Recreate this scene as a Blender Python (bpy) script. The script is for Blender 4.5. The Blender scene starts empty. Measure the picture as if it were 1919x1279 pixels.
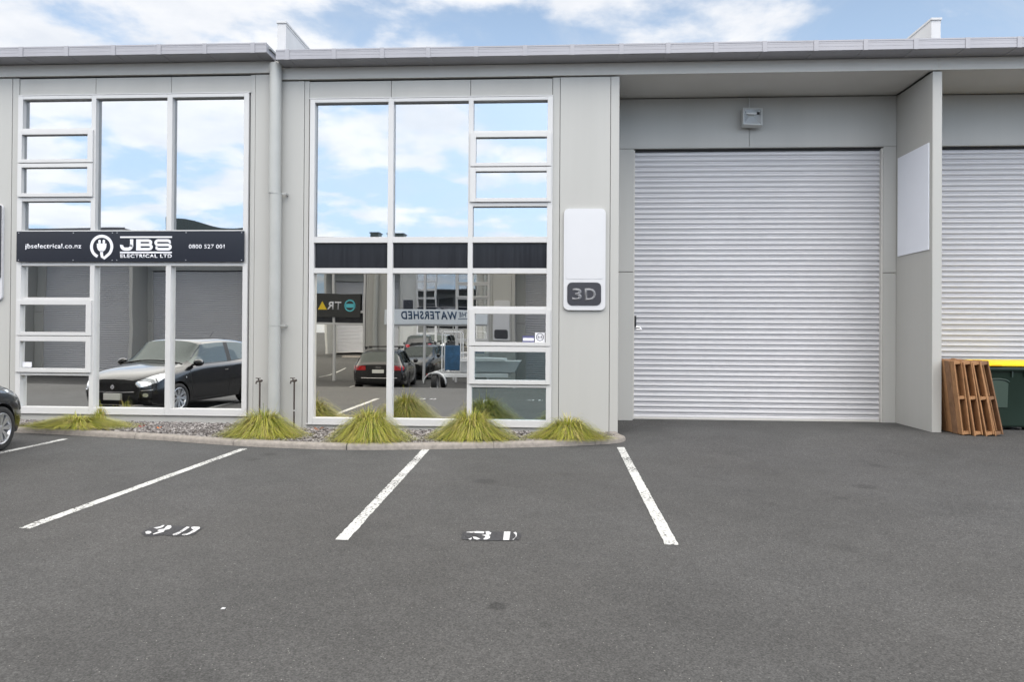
import bpy, bmesh, math, random
from mathutils import Vector, Matrix
from mathutils.bvhtree import BVHTree

scene = bpy.context.scene
COL = scene.collection
R = math.radians

# ------------------------------------------------------------------ camera
CAM_Y = -11.7555
cd = bpy.data.cameras.new("camera"); cam = bpy.data.objects.new("camera", cd); COL.objects.link(cam)
cd.sensor_width = 36.0; cd.sensor_fit = 'HORIZONTAL'; cd.lens = 1356.0 / 1919.0 * 36.0
cd.shift_y = -0.01276; cd.clip_start = 0.05; cd.clip_end = 4000
cam.matrix_world = Matrix.Translation((0, CAM_Y, 1.52)) @ (Matrix.Rotation(R(3.44), 4, 'Z') @ Matrix.Rotation(math.pi/2 + R(0.40), 4, 'X') @ Matrix.Rotation(R(0.36), 4, 'Z'))
scene.camera = cam
scene.render.resolution_x = 1024; scene.render.resolution_y = 683

# ------------------------------------------------------------------ sky
SUN_EL, SUN_AZ = 38.0, 152.0      # azimuth clockwise from +y : behind the camera, to the right
world = bpy.data.worlds.new("World"); scene.world = world; world.use_nodes = True
nt = world.node_tree; nt.nodes.clear(); N = nt.nodes.new; LK = nt.links.new
wo = N('ShaderNodeOutputWorld'); bg = N('ShaderNodeBackground'); LK(bg.outputs[0], wo.inputs[0])
bg.inputs['Strength'].default_value = 0.12
sky = N('ShaderNodeTexSky'); sky.sky_type = 'NISHITA'; sky.sun_disc = False
sky.sun_elevation = R(SUN_EL); sky.sun_rotation = R(SUN_AZ); sky.air_density = 1.0; sky.dust_density = 1.6; sky.ozone_density = 1.6
tc = N('ShaderNodeTexCoord'); sep = N('ShaderNodeSeparateXYZ'); LK(tc.outputs['Generated'], sep.inputs[0])
def M(op, a, b=None, c=None, clamp=False):
    n = N('ShaderNodeMath'); n.operation = op; n.use_clamp = clamp
    for i, v in enumerate((a, b, c)):
        if v is None: continue
        if isinstance(v, (int, float)): n.inputs[i].default_value = v
        else: LK(v, n.inputs[i])
    return n.outputs[0]
zc = M('MAXIMUM', sep.outputs[2], 0.0)
den = M('ADD', zc, 0.16)
px_ = M('DIVIDE', sep.outputs[0], den); py_ = M('DIVIDE', sep.outputs[1], den)
cmb = N('ShaderNodeCombineXYZ'); LK(px_, cmb.inputs[0]); LK(py_, cmb.inputs[1]); cmb.inputs[2].default_value = 3.7
def noise(vec, scale, detail, rough, dist=0.0, off=(0, 0, 0)):
    mp = N('ShaderNodeMapping'); LK(vec, mp.inputs[0]); mp.inputs['Location'].default_value = off
    n = N('ShaderNodeTexNoise'); LK(mp.outputs[0], n.inputs['Vector'])
    n.inputs['Scale'].default_value = scale; n.inputs['Detail'].default_value = detail
    n.inputs['Roughness'].default_value = rough; n.inputs['Distortion'].default_value = dist
    return n.outputs['Fac']
def ss(v, a, b):
    n = N('ShaderNodeMapRange'); n.interpolation_type = 'SMOOTHSTEP'; LK(v, n.inputs[0])
    n.inputs[1].default_value = a; n.inputs[2].default_value = b
    return n.outputs[0]
n1 = noise(cmb.outputs[0], 2.5, 12, 0.55, 0.15, (6.6, 6.1, 1))
n2 = noise(cmb.outputs[0], 0.45, 3, 0.5, 0.0, (7.3, 2.2, 1))
# more cloud toward the left (-x), clear toward the right of the building
bias = M('MULTIPLY', sep.outputs[0], -0.33)
dens = M('ADD', M('ADD', n1, M('MULTIPLY', M('SUBTRACT', n2, 0.5), 0.55)), bias)
mask = ss(dens, 0.505, 0.65)
thin = ss(noise(cmb.outputs[0], 2.0, 7, 0.65, 1.0, (1, 5, 2)), 0.42, 0.78)   # thin streaky veil
n3 = noise(cmb.outputs[0], 2.6, 8, 0.6, 0.0, (6.7, 6.25, 1.3))
shade = ss(n3, 0.25, 0.7)
# sky colour, lifted toward the horizon
hzn = N('ShaderNodeMix'); hzn.data_type = 'RGBA'; LK(M('MULTIPLY', ss(sep.outputs[2], 0.72, 0.12), 0.85), hzn.inputs[0]); LK(sky.outputs[0], hzn.inputs[6]); hzn.inputs[7].default_value = (4.5, 6.0, 8.0, 1)
mixv = N('ShaderNodeMix'); mixv.data_type = 'RGBA'
LK(M('MULTIPLY', thin, 0.35), mixv.inputs[0]); LK(hzn.outputs[2], mixv.inputs[6]); mixv.inputs[7].default_value = (5.6, 6.0, 6.5, 1)
cl = N('ShaderNodeMix'); cl.data_type = 'RGBA'; LK(shade, cl.inputs[0]); cl.inputs[6].default_value = (6.0, 6.3, 6.8, 1); cl.inputs[7].default_value = (7.8, 7.8, 7.9, 1)
# bright high overcast added overhead, out of view, as soft fill light
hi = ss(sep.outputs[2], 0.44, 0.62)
mx = N('ShaderNodeMix'); mx.data_type = 'RGBA'; LK(M('MULTIPLY', mask, 0.95), mx.inputs[0]); LK(mixv.outputs[2], mx.inputs[6]); LK(cl.outputs[2], mx.inputs[7])
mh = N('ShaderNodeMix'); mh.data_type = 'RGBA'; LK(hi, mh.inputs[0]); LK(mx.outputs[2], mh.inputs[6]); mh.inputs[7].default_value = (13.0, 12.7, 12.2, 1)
# extra brightness added to the sky behind the camera to fill the recess
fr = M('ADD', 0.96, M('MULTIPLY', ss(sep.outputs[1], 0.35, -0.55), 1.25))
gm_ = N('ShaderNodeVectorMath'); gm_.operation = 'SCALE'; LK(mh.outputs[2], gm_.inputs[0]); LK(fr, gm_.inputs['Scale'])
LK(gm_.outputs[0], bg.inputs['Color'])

# ------------------------------------------------------------------ sun
sd = bpy.data.lights.new("sun", 'SUN'); so = bpy.data.objects.new("sun", sd); COL.objects.link(so)
sd.energy = 0.5; sd.angle = R(45); sd.color = (1.0, 0.965, 0.92)
az = R(SUN_AZ); el = R(SUN_EL)
sdir = Vector((math.sin(az)*math.cos(el), math.cos(az)*math.cos(el), math.sin(el)))
so.rotation_euler = sdir.to_track_quat('Z', 'Y').to_euler()
scene.view_settings.view_transform = 'Standard'; scene.view_settings.look = 'None'
scene.view_settings.exposure = 0.24; scene.view_settings.gamma = 1.0
scene.render.engine = 'CYCLES'
scene.cycles.max_bounces = 10; scene.cycles.transparent_max_bounces = 12; scene.cycles.glossy_bounces = 5

# ------------------------------------------------------------------ materials
MATS = {}
def mat(name, col, rough=0.6, metal=0.0, spec=0.5, var=0.0, vscale=3.0, bump=0.0, bscale=30.0, coat=0.0, streak=0.0, vcol=None):
    if name in MATS: return MATS[name]
    m = bpy.data.materials.new(name); m.use_nodes = True; t = m.node_tree
    b = t.nodes['Principled BSDF']
    b.inputs['Base Color'].default_value = (*col, 1); b.inputs['Roughness'].default_value = rough
    b.inputs['Metallic'].default_value = metal; b.inputs['Specular IOR Level'].default_value = spec
    b.inputs['Coat Weight'].default_value = coat; b.inputs['Coat Roughness'].default_value = 0.03
    g = t.nodes.new('ShaderNodeNewGeometry')
    if var > 0 or streak > 0:
        mp = t.nodes.new('ShaderNodeMapping'); t.links.new(g.outputs['Position'], mp.inputs[0])
        if streak > 0: mp.inputs['Scale'].default_value = (1, 1, 0.06)
        nz = t.nodes.new('ShaderNodeTexNoise'); nz.inputs['Scale'].default_value = vscale; nz.inputs['Detail'].default_value = 6
        nz.inputs['Roughness'].default_value = 0.6
        t.links.new(mp.outputs[0], nz.inputs['Vector'])
        mr = t.nodes.new('ShaderNodeMapRange'); t.links.new(nz.outputs['Fac'], mr.inputs[0])
        mr.inputs[1].default_value = 0.3; mr.inputs[2].default_value = 0.7
        a = max(var, streak)
        mr.inputs[3].default_value = 1 - a; mr.inputs[4].default_value = 1 + a
        vm = t.nodes.new('ShaderNodeVectorMath'); vm.operation = 'SCALE'
        v2 = vcol or col
        mc = t.nodes.new('ShaderNodeMix'); mc.data_type = 'RGBA'; mc.inputs[6].default_value = (*col, 1); mc.inputs[7].default_value = (*v2, 1)
        t.links.new(nz.outputs['Fac'], mc.inputs[0]); t.links.new(mc.outputs[2], vm.inputs[0])
        t.links.new(mr.outputs[0], vm.inputs['Scale']); t.links.new(vm.outputs[0], b.inputs['Base Color'])
    if bump > 0:
        nb = t.nodes.new('ShaderNodeTexNoise'); nb.inputs['Scale'].default_value = bscale; nb.inputs['Detail'].default_value = 4
        t.links.new(g.outputs['Position'], nb.inputs['Vector'])
        bp = t.nodes.new('ShaderNodeBump'); bp.inputs['Strength'].default_value = 1.0; bp.inputs['Distance'].default_value = bump
        t.links.new(nb.outputs['Fac'], bp.inputs['Height']); t.links.new(bp.outputs[0], b.inputs['Normal'])
    MATS[name] = m; return m

WALL = mat('painted_panel_grey', (0.40, 0.395, 0.375), 0.65, var=0.035, vscale=1.2, streak=0.05, bump=0.0008, bscale=9)
BEAM = mat('painted_beam_grey', (0.49, 0.475, 0.445), 0.6, var=0.03, vscale=2.0)
SOFF = mat('soffit_grey', (0.51, 0.495, 0.46), 0.7, var=0.03, vscale=1.5)
GUTT = mat('gutter_steel_grey', (0.30, 0.295, 0.315), 0.42, metal=0.15, var=0.05, vscale=2.0)
DARK = mat('joint_dark', (0.03, 0.03, 0.03), 0.9)
FRAME = mat('powder_coated_frame', (0.53, 0.525, 0.52), 0.38, var=0.02, vscale=4)
DOORM = mat('roller_door_steel', (0.50, 0.495, 0.51), 0.36, metal=0.0, spec=0.6, var=0.04, vscale=0.8)
PIPE = mat('pvc_pipe_grey', (0.37, 0.375, 0.36), 0.45, var=.04, vscale=3)
CONC = mat('kerb_concrete', (0.25, 0.225, 0.20), 0.9, var=0.22, vscale=14, bump=0.004, bscale=60)
SOIL = mat('bed_soil', (0.10, 0.085, 0.075), 0.95, var=0.3, vscale=20, bump=0.01, bscale=40)
WHITEB = mat('white_board', (0.57, 0.57, 0.585), 0.3, var=0.015, vscale=2)
SIGNBLK = mat('sign_black', (0.012, 0.014, 0.022), 0.22, spec=0.5)
SIGNWHT = mat('sign_white', (0.72, 0.72, 0.76), 0.4)
TILEDK = mat('sign_dark_tile', (0.042, 0.042, 0.050), 0.3)
TILELT = mat('sign_grey_letters', (0.20, 0.20, 0.21), 0.45)
RUSTY = mat('tap_brown_metal', (0.07, 0.055, 0.048), 0.55, metal=0.4, var=0.2, vscale=30)
BLACKP = mat('black_plastic', (0.015, 0.015, 0.016), 0.45)
ROOFM = mat('roof_steel', (0.30, 0.31, 0.32), 0.5, metal=0.3)
FINM = mat('parapet_white', (0.50, 0.50, 0.51), 0.55, var=0.05, vscale=3)
CARPET = mat('carpet_blue', (0.035, 0.085, 0.115), 0.95, var=0.15, vscale=8)
INWALL = mat('interior_wall', (0.42, 0.46, 0.44), 0.8)
TEALP = mat('interior_teal', (0.25, 0.42, 0.42), 0.7)
BLUEP = mat('interior_blue', (0.08, 0.14, 0.5), 0.6)

def asphalt_mat():
    m = bpy.data.materials.new('asphalt'); m.use_nodes = True; t = m.node_tree; b = t.nodes['Principled BSDF']
    g = t.nodes.new('ShaderNodeNewGeometry')
    def nz(scale, det, rough=0.6, seed=0.0, dist=0.0):
        mp = t.nodes.new('ShaderNodeMapping'); mp.inputs['Location'].default_value = (seed, seed*1.7, 0)
        t.links.new(g.outputs['Position'], mp.inputs[0])
        n = t.nodes.new('ShaderNodeTexNoise'); n.inputs['Scale'].default_value = scale; n.inputs['Detail'].default_value = det
        n.inputs['Roughness'].default_value = rough; n.inputs['Distortion'].default_value = dist
        t.links.new(mp.outputs[0], n.inputs['Vector']); return n.outputs['Fac']
    def mr(v, a, b_, c, d):
        n = t.nodes.new('ShaderNodeMapRange'); t.links.new(v, n.inputs[0])
        for i, x in enumerate((a, b_, c, d)): n.inputs[i+1].default_value = x
        return n.outputs[0]
    def mth(op, a, b_):
        n = t.nodes.new('ShaderNodeMath'); n.operation = op
        for i, v in enumerate((a, b_)):
            if isinstance(v, (int, float)): n.inputs[i].default_value = v
            else: t.links.new(v, n.inputs[i])
        return n.outputs[0]
    big = mr(nz(0.35, 4, 0.55), 0.3, 0.7, 0.86, 1.14)
    mid = mr(nz(2.2, 6, 0.7, 3.0, 0.6), 0.3, 0.7, 0.88, 1.12)
    fine = mr(nz(95, 4, 0.8, 5.0), 0.30, 0.70, 0.42, 1.58)
    fine2 = mr(nz(34, 4, 0.8, 15.0), 0.3, 0.7, 0.84, 1.16)
    v = mth('MULTIPLY', mth('MULTIPLY', big, mid), mth('MULTIPLY', fine, fine2))
    va = t.nodes.new('ShaderNodeTexVoronoi'); va.inputs['Scale'].default_value = 105; t.links.new(g.outputs['Position'], va.inputs['Vector'])
    sa = t.nodes.new('ShaderNodeSeparateColor'); t.links.new(va.outputs['Color'], sa.inputs[0])
    v = mth('MULTIPLY', v, mr(sa.outputs[1], 0, 1, 0.70, 1.30))
    for (ox, oy, orr, od) in ((-.342, -7.366, .075, .55), (-.05, -7.62, .05, .8), (2.9, -4.2, .10, .82), (-3.9, -2.6, .13, .8), (-5.2, -3.4, .09, .85), (.15, -3.2, .12, .84), (4.1, -2.3, .15, .85), (5.0, -5.6, .07, .8)):
        dv = t.nodes.new('ShaderNodeVectorMath'); dv.operation = 'DISTANCE'; t.links.new(g.outputs['Position'], dv.inputs[0]); dv.inputs[1].default_value = (ox, oy, -.14)
        dd = mth('ADD', dv.outputs['Value'], mth('MULTIPLY', mth('SUBTRACT', nz(14, 3, .6, ox), .5), .12))
        v = mth('MULTIPLY', v, mr(dd, orr*.55, orr, od, 1.0))
    # pale stones exposed in the binder
    vo = t.nodes.new('ShaderNodeTexVoronoi'); vo.inputs['Scale'].default_value = 75; t.links.new(g.outputs['Position'], vo.inputs['Vector'])
    cr = t.nodes.new('ShaderNodeSeparateColor'); t.links.new(vo.outputs['Color'], cr.inputs[0])
    rare = mr(cr.outputs[0], 0.972, 0.985, 0, 0.75); core = mr(vo.outputs['Distance'], 0.22, 0.30, 1, 0)
    st = mth('MULTIPLY', rare, core)
    # a few dark oily blots and old drips
    vb = t.nodes.new('ShaderNodeTexVoronoi'); vb.inputs['Scale'].default_value = 0.55; t.links.new(g.outputs['Position'], vb.inputs['Vector'])
    blot = mr(mth('ADD', vb.outputs['Distance'], mth('MULTIPLY', nz(9, 3, 0.6, 9), 0.05)), 0.07, 0.12, 0.72, 1.0)
    v = mth('MULTIPLY', v, blot)
    hs = t.nodes.new('ShaderNodeMix'); hs.data_type = 'RGBA'; hs.inputs[6].default_value = (0.066, 0.063, 0.060, 1); hs.inputs[7].default_value = (0.0625, 0.064, 0.0665, 1)
    t.links.new(nz(0.22, 3, 0.5, 21), hs.inputs[0])
    vm = t.nodes.new('ShaderNodeVectorMath'); vm.operation = 'SCALE'; t.links.new(hs.outputs[2], vm.inputs[0]); t.links.new(v, vm.inputs['Scale'])
    mc = t.nodes.new('ShaderNodeMix'); mc.data_type = 'RGBA'; t.links.new(st, mc.inputs[0]); t.links.new(vm.outputs[0], mc.inputs[6]); mc.inputs[7].default_value = (0.34, 0.33, 0.31, 1)
    t.links.new(mc.outputs[2], b.inputs['Base Color'])
    b.inputs['Roughness'].default_value = 0.78; b.inputs['Specular IOR Level'].default_value = 0.35
    bp = t.nodes.new('ShaderNodeBump'); bp.inputs['Strength'].default_value = 0.7; bp.inputs['Distance'].default_value = 0.006
    t.links.new(nz(95, 3, 0.7, 5.0), bp.inputs['Height']); t.links.new(bp.outputs[0], b.inputs['Normal'])
    return m
ASPH = asphalt_mat()

def paint_mat(name, col, wear, wscale=40):
    m = bpy.data.materials.new(name); m.use_nodes = True; t = m.node_tree; b = t.nodes['Principled BSDF']; out = t.nodes['Material Output']
    g = t.nodes.new('ShaderNodeNewGeometry')
    n = t.nodes.new('ShaderNodeTexNoise'); n.inputs['Scale'].default_value = wscale; n.inputs['Detail'].default_value = 6; n.inputs['Roughness'].default_value = 0.75
    t.links.new(g.outputs['Position'], n.inputs['Vector'])
    n2 = t.nodes.new('ShaderNodeTexNoise'); n2.inputs['Scale'].default_value = 2.2; n2.inputs['Detail'].default_value = 3; t.links.new(g.outputs['Position'], n2.inputs['Vector'])
    ad = t.nodes.new('ShaderNodeMath'); ad.operation = 'MULTIPLY_ADD'; t.links.new(n2.outputs['Fac'], ad.inputs[0]); ad.inputs[1].default_value = 0.45; t.links.new(n.outputs['Fac'], ad.inputs[2])
    mr = t.nodes.new('ShaderNodeMapRange'); t.links.new(ad.outputs[0], mr.inputs[0]); mr.inputs[1].default_value = wear; mr.inputs[2].default_value = wear + 0.05
    b.inputs['Base Color'].default_value = (*col, 1); b.inputs['Roughness'].default_value = 0.7
    vm = t.nodes.new('ShaderNodeMapRange'); t.links.new(n.outputs['Fac'], vm.inputs[0]); vm.inputs[1].default_value = .3; vm.inputs[2].default_value = .7; vm.inputs[3].default_value = .88; vm.inputs[4].default_value = 1.08
    sc = t.nodes.new('ShaderNodeVectorMath'); sc.operation = 'SCALE'; sc.inputs[0].default_value = col; t.links.new(vm.outputs[0], sc.inputs['Scale']); t.links.new(sc.outputs[0], b.inputs['Base Color'])
    tr = t.nodes.new('ShaderNodeBsdfTransparent'); mx = t.nodes.new('ShaderNodeMixShader')
    t.links.new(mr.outputs[0], mx.inputs[0]); t.links.new(tr.outputs[0], mx.inputs[1]); t.links.new(b.outputs[0], mx.inputs[2]); t.links.new(mx.outputs[0], out.inputs[0])
    MATS[name] = m; return m
LINEM = paint_mat('line_paint_white', (0.54, 0.54, 0.525), 0.635, 38)
STENM = paint_mat('stencil_paint_white', (0.56, 0.56, 0.57), 0.60, 50)
PATCHM = paint_mat('blackout_paint', (0.034, 0.034, 0.038), 0.61, 45)

def glass_mat(name, refl, tint, gtint=(0.93, 0.93, 0.9), wav=0.0016, wscale=0.8):
    m = bpy.data.materials.new(name); m.use_nodes = True; t = m.node_tree; t.nodes.clear()
    out = t.nodes.new('ShaderNodeOutputMaterial'); g = t.nodes.new('ShaderNodeNewGeometry')
    n = t.nodes.new('ShaderNodeTexNoise'); n.inputs['Scale'].default_value = wscale; n.inputs['Detail'].default_value = 1.0
    t.links.new(g.outputs['Position'], n.inputs['Vector'])
    bp = t.nodes.new('ShaderNodeBump'); bp.inputs['Strength'].default_value = 1; bp.inputs['Distance'].default_value = wav
    t.links.new(n.outputs['Fac'], bp.inputs['Height'])
    gl = t.nodes.new('ShaderNodeBsdfGlossy'); gl.inputs['Roughness'].default_value = 0.008; gl.inputs['Color'].default_value = (*gtint, 1); t.links.new(bp.outputs[0], gl.inputs['Normal'])
    tr = t.nodes.new('ShaderNodeBsdfTransparent'); tr.inputs['Color'].default_value = (*tint, 1)
    mx = t.nodes.new('ShaderNodeMixShader'); mx.inputs[0].default_value = refl
    t.links.new(tr.outputs[0], mx.inputs[1]); t.links.new(gl.outputs[0], mx.inputs[2]); t.links.new(mx.outputs[0], out.inputs[0])
    MATS[name] = m; return m
GLASS = glass_mat('tinted_glass', 0.90, (0.55, 0.62, 0.62), (0.98, 0.98, 0.96))
GLASSU = glass_mat('tinted_glass_upper', 0.41, (0.40, 0.46, 0.48), (0.97, 0.98, 1.0))
GLASSW = glass_mat('tinted_glass_warm', 0.93, (0.55, 0.62, 0.62), (1.0, 0.96, 0.87))
GLASST = glass_mat('tinted_glass_teal', 0.55, (0.5, 0.72, 0.74), (0.85, 0.95, 0.95))
GLASSD = glass_mat('car_glass', 0.09, (0.08, 0.10, 0.10), (0.9, 1.0, 0.98), wav=0.0)
def spandrel_mat():
    m = mat('spandrel_black', (0.02, 0.022, 0.03), 0.12, var=0.0); t = m.node_tree; b = t.nodes['Principled BSDF']
    g = t.nodes.new('ShaderNodeNewGeometry'); mp = t.nodes.new('ShaderNodeMapping'); mp.inputs['Scale'].default_value = (14, 1, 0.35); t.links.new(g.outputs['Position'], mp.inputs[0])
    n = t.nodes.new('ShaderNodeTexNoise'); n.inputs['Scale'].default_value = 1.6; n.inputs['Detail'].default_value = 5; t.links.new(mp.outputs[0], n.inputs['Vector'])
    cr = t.nodes.new('ShaderNodeMix'); cr.data_type = 'RGBA'; cr.inputs[6].default_value = (0.010, 0.0105, 0.013, 1); cr.inputs[7].default_value = (0.019, 0.020, 0.024, 1)
    t.links.new(n.outputs['Fac'], cr.inputs[0]); t.links.new(cr.outputs[2], b.inputs['Base Color'])
    mr = t.nodes.new('ShaderNodeMapRange'); t.links.new(n.outputs['Fac'], mr.inputs[0]); mr.inputs[1].default_value = .3; mr.inputs[2].default_value = .7; mr.inputs[3].default_value = .14; mr.inputs[4].default_value = .2
    t.links.new(mr.outputs[0], b.inputs['Roughness'])
    return m
SPAN = spandrel_mat()

# ------------------------------------------------------------------ mesh helpers
def ident(p): return p
class MB:
    """collects geometry, then links it as one mesh object"""
    def __init__(s, T=ident): s.bm = bmesh.new(); s.T = T
    def v(s, p): return s.bm.verts.new(s.T(tuple(p)))
    def face(s, pts, mi=0):
        f = s.bm.faces.new([s.v(p) for p in pts]); f.material_index = mi; return f
    def hexa(s, c):
        vs = [s.v(p) for p in c]
        for q in ((0, 3, 2, 1), (4, 5, 6, 7), (0, 1, 5, 4), (1, 2, 6, 5), (2, 3, 7, 6), (3, 0, 4, 7)): s.bm.faces.new([vs[i] for i in q])
    def box(s, x0, x1, y0, y1, z0, z1):
        s.hexa([(x0, y0, z0), (x1, y0, z0), (x1, y1, z0), (x0, y1, z0), (x0, y0, z1), (x1, y0, z1), (x1, y1, z1), (x0, y1, z1)]); return s
    def obox(s, M4, sx, sy, sz):
        c = [M4 @ Vector((a*sx/2, b*sy/2, c_*sz/2)) for c_ in (-1, 1) for a, b in ((-1, -1), (1, -1), (1, 1), (-1, 1))]
        s.hexa([tuple(p) for p in c]); return s
    def prism(s, poly, axis, a, b):
        """poly: 2D points; axis 'x','y','z' extrusion from a to b"""
        def P(u, w, d): return {'x': (d, u, w), 'y': (u, d, w), 'z': (u, w, d)}[axis]
        A = [s.v(P(u, w, a)) for u, w in poly]; B = [s.v(P(u, w, b)) for u, w in poly]
        s.bm.faces.new(A[::-1]); s.bm.faces.new(B); n = len(poly)
        for i in range(n): s.bm.faces.new((A[i], A[(i+1) % n], B[(i+1) % n], B[i]))
        return s
    def tube(s, pts, r, n=10, cap=True):
        pts = [Vector(p) for p in pts]; rs = r if isinstance(r, (list, tuple)) else [r]*len(pts); rings = []
        up = None
        for i, p in enumerate(pts):
            d = (pts[min(i+1, len(pts)-1)] - pts[max(i-1, 0)]).normalized()
            if up is None or abs(up.dot(d)) > 0.97: up = Vector((0, 0, 1)) if abs(d.z) < 0.9 else Vector((1, 0, 0))
            a = d.cross(up).normalized(); b = a.cross(d).normalized(); up = b
            rings.append([s.v(p + (a*math.cos(t) + b*math.sin(t))*rs[i]) for t in [2*math.pi*k/n for k in range(n)]])
        for A, B in zip(rings, rings[1:]):
            for k in range(n): s.bm.faces.new((A[k], A[(k+1) % n], B[(k+1) % n], B[k]))
        if cap: s.bm.faces.new(rings[0][::-1]); s.bm.faces.new(rings[-1])
        return s
    def lathe(s, prof, M4, n=32):
        """prof: (radius, axial) pairs round local z"""
        rings = [[s.v(M4 @ Vector((r*math.cos(2*math.pi*k/n), r*math.sin(2*math.pi*k/n), a))) for k in range(n)] for r, a in prof]
        for A, B in zip(rings, rings[1:]):
            for k in range(n): s.bm.faces.new((A[k], A[(k+1) % n], B[(k+1) % n], B[k]))
        return s
    def build(s, name, material, parent=None, smooth=False, bevel=0.0, seg=1, recalc=True):
        if bevel > 0:
            bmesh.ops.bevel(s.bm, geom=list(s.bm.edges), offset=bevel, segments=seg, affect='EDGES', clamp_overlap=True)
        if recalc: bmesh.ops.recalc_face_normals(s.bm, faces=s.bm.faces)
        me = bpy.data.meshes.new(name); s.bm.to_mesh(me); s.bm.free()
        for m_ in (material if isinstance(material, (list, tuple)) else [material]): me.materials.append(m_)
        if smooth:
            for p in me.polygons: p.use_smooth = True
        o = bpy.data.objects.new(name, me); COL.objects.link(o)
        if parent is not None: adopt(o, parent)
        return o
def adopt(o, parent):
    o.parent = parent; o.matrix_parent_inverse = wmat(parent).inverted(); return o
def wmat(o):
    if o.parent is None: return o.matrix_basis.copy()
    return wmat(o.parent) @ o.matrix_parent_inverse @ o.matrix_basis
def empty(name, loc, rz=0.0):
    o = bpy.data.objects.new(name, None); o.location = loc; o.rotation_euler = (0, 0, rz); o.empty_display_size = 0.2; COL.objects.link(o); return o
def tag(o, label=None, cat=None, group=None, kind=None):
    if label: o['label'] = label
    if cat: o['category'] = cat
    if group: o['group'] = group
    if kind: o['kind'] = kind
    return o
def rrect(x0, x1, z0, z1, r, n=6):
    P = []
    for cx, cz, a0 in ((x1-r, z1-r, 0), (x0+r, z1-r, 90), (x0+r, z0+r, 180), (x1-r, z0+r, 270)):
        for k in range(n+1):
            a = R(a0 + 90*k/n); P.append((cx + r*math.cos(a), cz + r*math.sin(a)))
    return P
def text_obj(name, s, x0, z0, w, h, y, material, parent, T=ident, depth=0.004, bold=0.0, mirror=False, name_shear=0.0):
    """lettering standing in the xz plane facing -y, fitted into the box x0..x0+w, z0..z0+h"""
    cu = bpy.data.curves.new('t', 'FONT'); cu.body = s; cu.offset = bold; cu.resolution_u = 3; cu.shear = name_shear; cu.space_character = 1.0 + bold*6
    to = bpy.data.objects.new('t', cu); COL.objects.link(to)
    bpy.context.view_layer.update(); dg = bpy.context.evaluated_depsgraph_get()
    me = bpy.data.meshes.new_from_object(to.evaluated_get(dg)); bm = bmesh.new(); bm.from_mesh(me)
    bpy.data.objects.remove(to); bpy.data.curves.remove(cu); bpy.data.meshes.remove(me)
    xs = [v.co.x for v in bm.verts]; ys = [v.co.y for v in bm.verts]
    ax, bx, ay, by = min(xs), max(xs), min(ys), max(ys)
    r = bmesh.ops.extrude_face_region(bm, geom=list(bm.faces)); new = {e for e in r['geom'] if isinstance(e, bmesh.types.BMVert)}
    for v in bm.verts:
        u = (v.co.x-ax)/(bx-ax); t = (v.co.y-ay)/(by-ay)
        X = x0 + w*(1-u if mirror else u); v.co = Vector(T((X, y - (depth if v in new else 0.0), z0 + h*t)))
    o = MB(); o.bm.free(); o.bm = bm
    return o.build(name, material, parent)

# ------------------------------------------------------------------ ground
def sm(a, b, x):
    t = max(0.0, min(1.0, (x-a)/(b-a))); return t*t*(3-2*t)
def gz(x, y):
    if y > -9:
        return -0.14 + 0.14*sm(-2.4, -0.15, y)*sm(0.75, 2.3, x) + (0.135 if y > 1.0 else 0)*(1 - sm(0.75, 2.3, x))
    return -0.14 - 0.36*sm(-9, -14.5, -y*-1) if False else -0.14 - 0.36*(1 - sm(-14.5, -9, y))
def lin(a, b, s): n = max(1, round((b-a)/s)); return [a+(b-a)*i/n for i in range(n)]
gx = [-900, -300, -120, -60] + lin(-40, -12, 2) + lin(-12, 12, 0.25) + lin(12, 40, 2) + [40, 60, 120, 300, 900]
gy = [-900, -300, -120, -60] + lin(-40, -18, 2) + lin(-18, 1.5, 0.25) + [1.5, 3, 6, 10, 20, 40, 120, 300, 900]
mb = MB(); V = [[mb.v((x, y, gz(x, y) if y < 1.6 else -0.03)) for x in gx] for y in gy]
for j in range(len(gy)-1):
    for i in range(len(gx)-1): mb.bm.faces.new((V[j][i], V[j][i+1], V[j+1][i+1], V[j+1][i]))
tag(mb.build('ground', ASPH, smooth=True), 'dark grey asphalt forecourt and parking area', None, None, 'structure')

random.seed(4)
def line_strip(name, x0, y0, x1, y1, w, label):
    mb = MB(); n = 90; prev = None
    for i in range(n+1):
        t = i/n; x = x0+(x1-x0)*t; y = y0+(y1-y0)*t
        a = x - w/2 + random.uniform(-.004, .004); b = x + w/2 + random.uniform(-.004, .004)
        e = random.uniform(-.006, .006) if i in (0, n) else 0
        cur = (mb.v((a, y+e, gz(a, y)+0.005)), mb.v((b, y-e, gz(b, y)+0.005)))
        if prev: mb.bm.faces.new((prev[0], prev[1], cur[1], cur[0]))
        prev = cur
    return tag(mb.build(name, LINEM), label, None, None, 'structure')
for x0, y0, x1, y1, lb in ((-7.43, -1.17, -7.46, -5.9, 'white parking line beside the black car'), (-4.37, -1.80, -4.412, -5.97, 'long white parking line left of the first bay number'),
                           (-1.82, -1.60, -1.69, -6.08, 'cracked white parking line between the two bay numbers'), (0.955, -1.16, 0.922, -6.0, 'white parking line in front of the kerb end')):
    line_strip('parking_line', x0, y0, x1, y1, 0.105, lb)
for k in range(5):   # bays across the court
    xx = -13.5 + k*3.0
    line_strip('parking_line', xx, -11.3, xx, -15.4, 0.10, 'white parking line of the bays across the yard, seen reflected')
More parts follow.
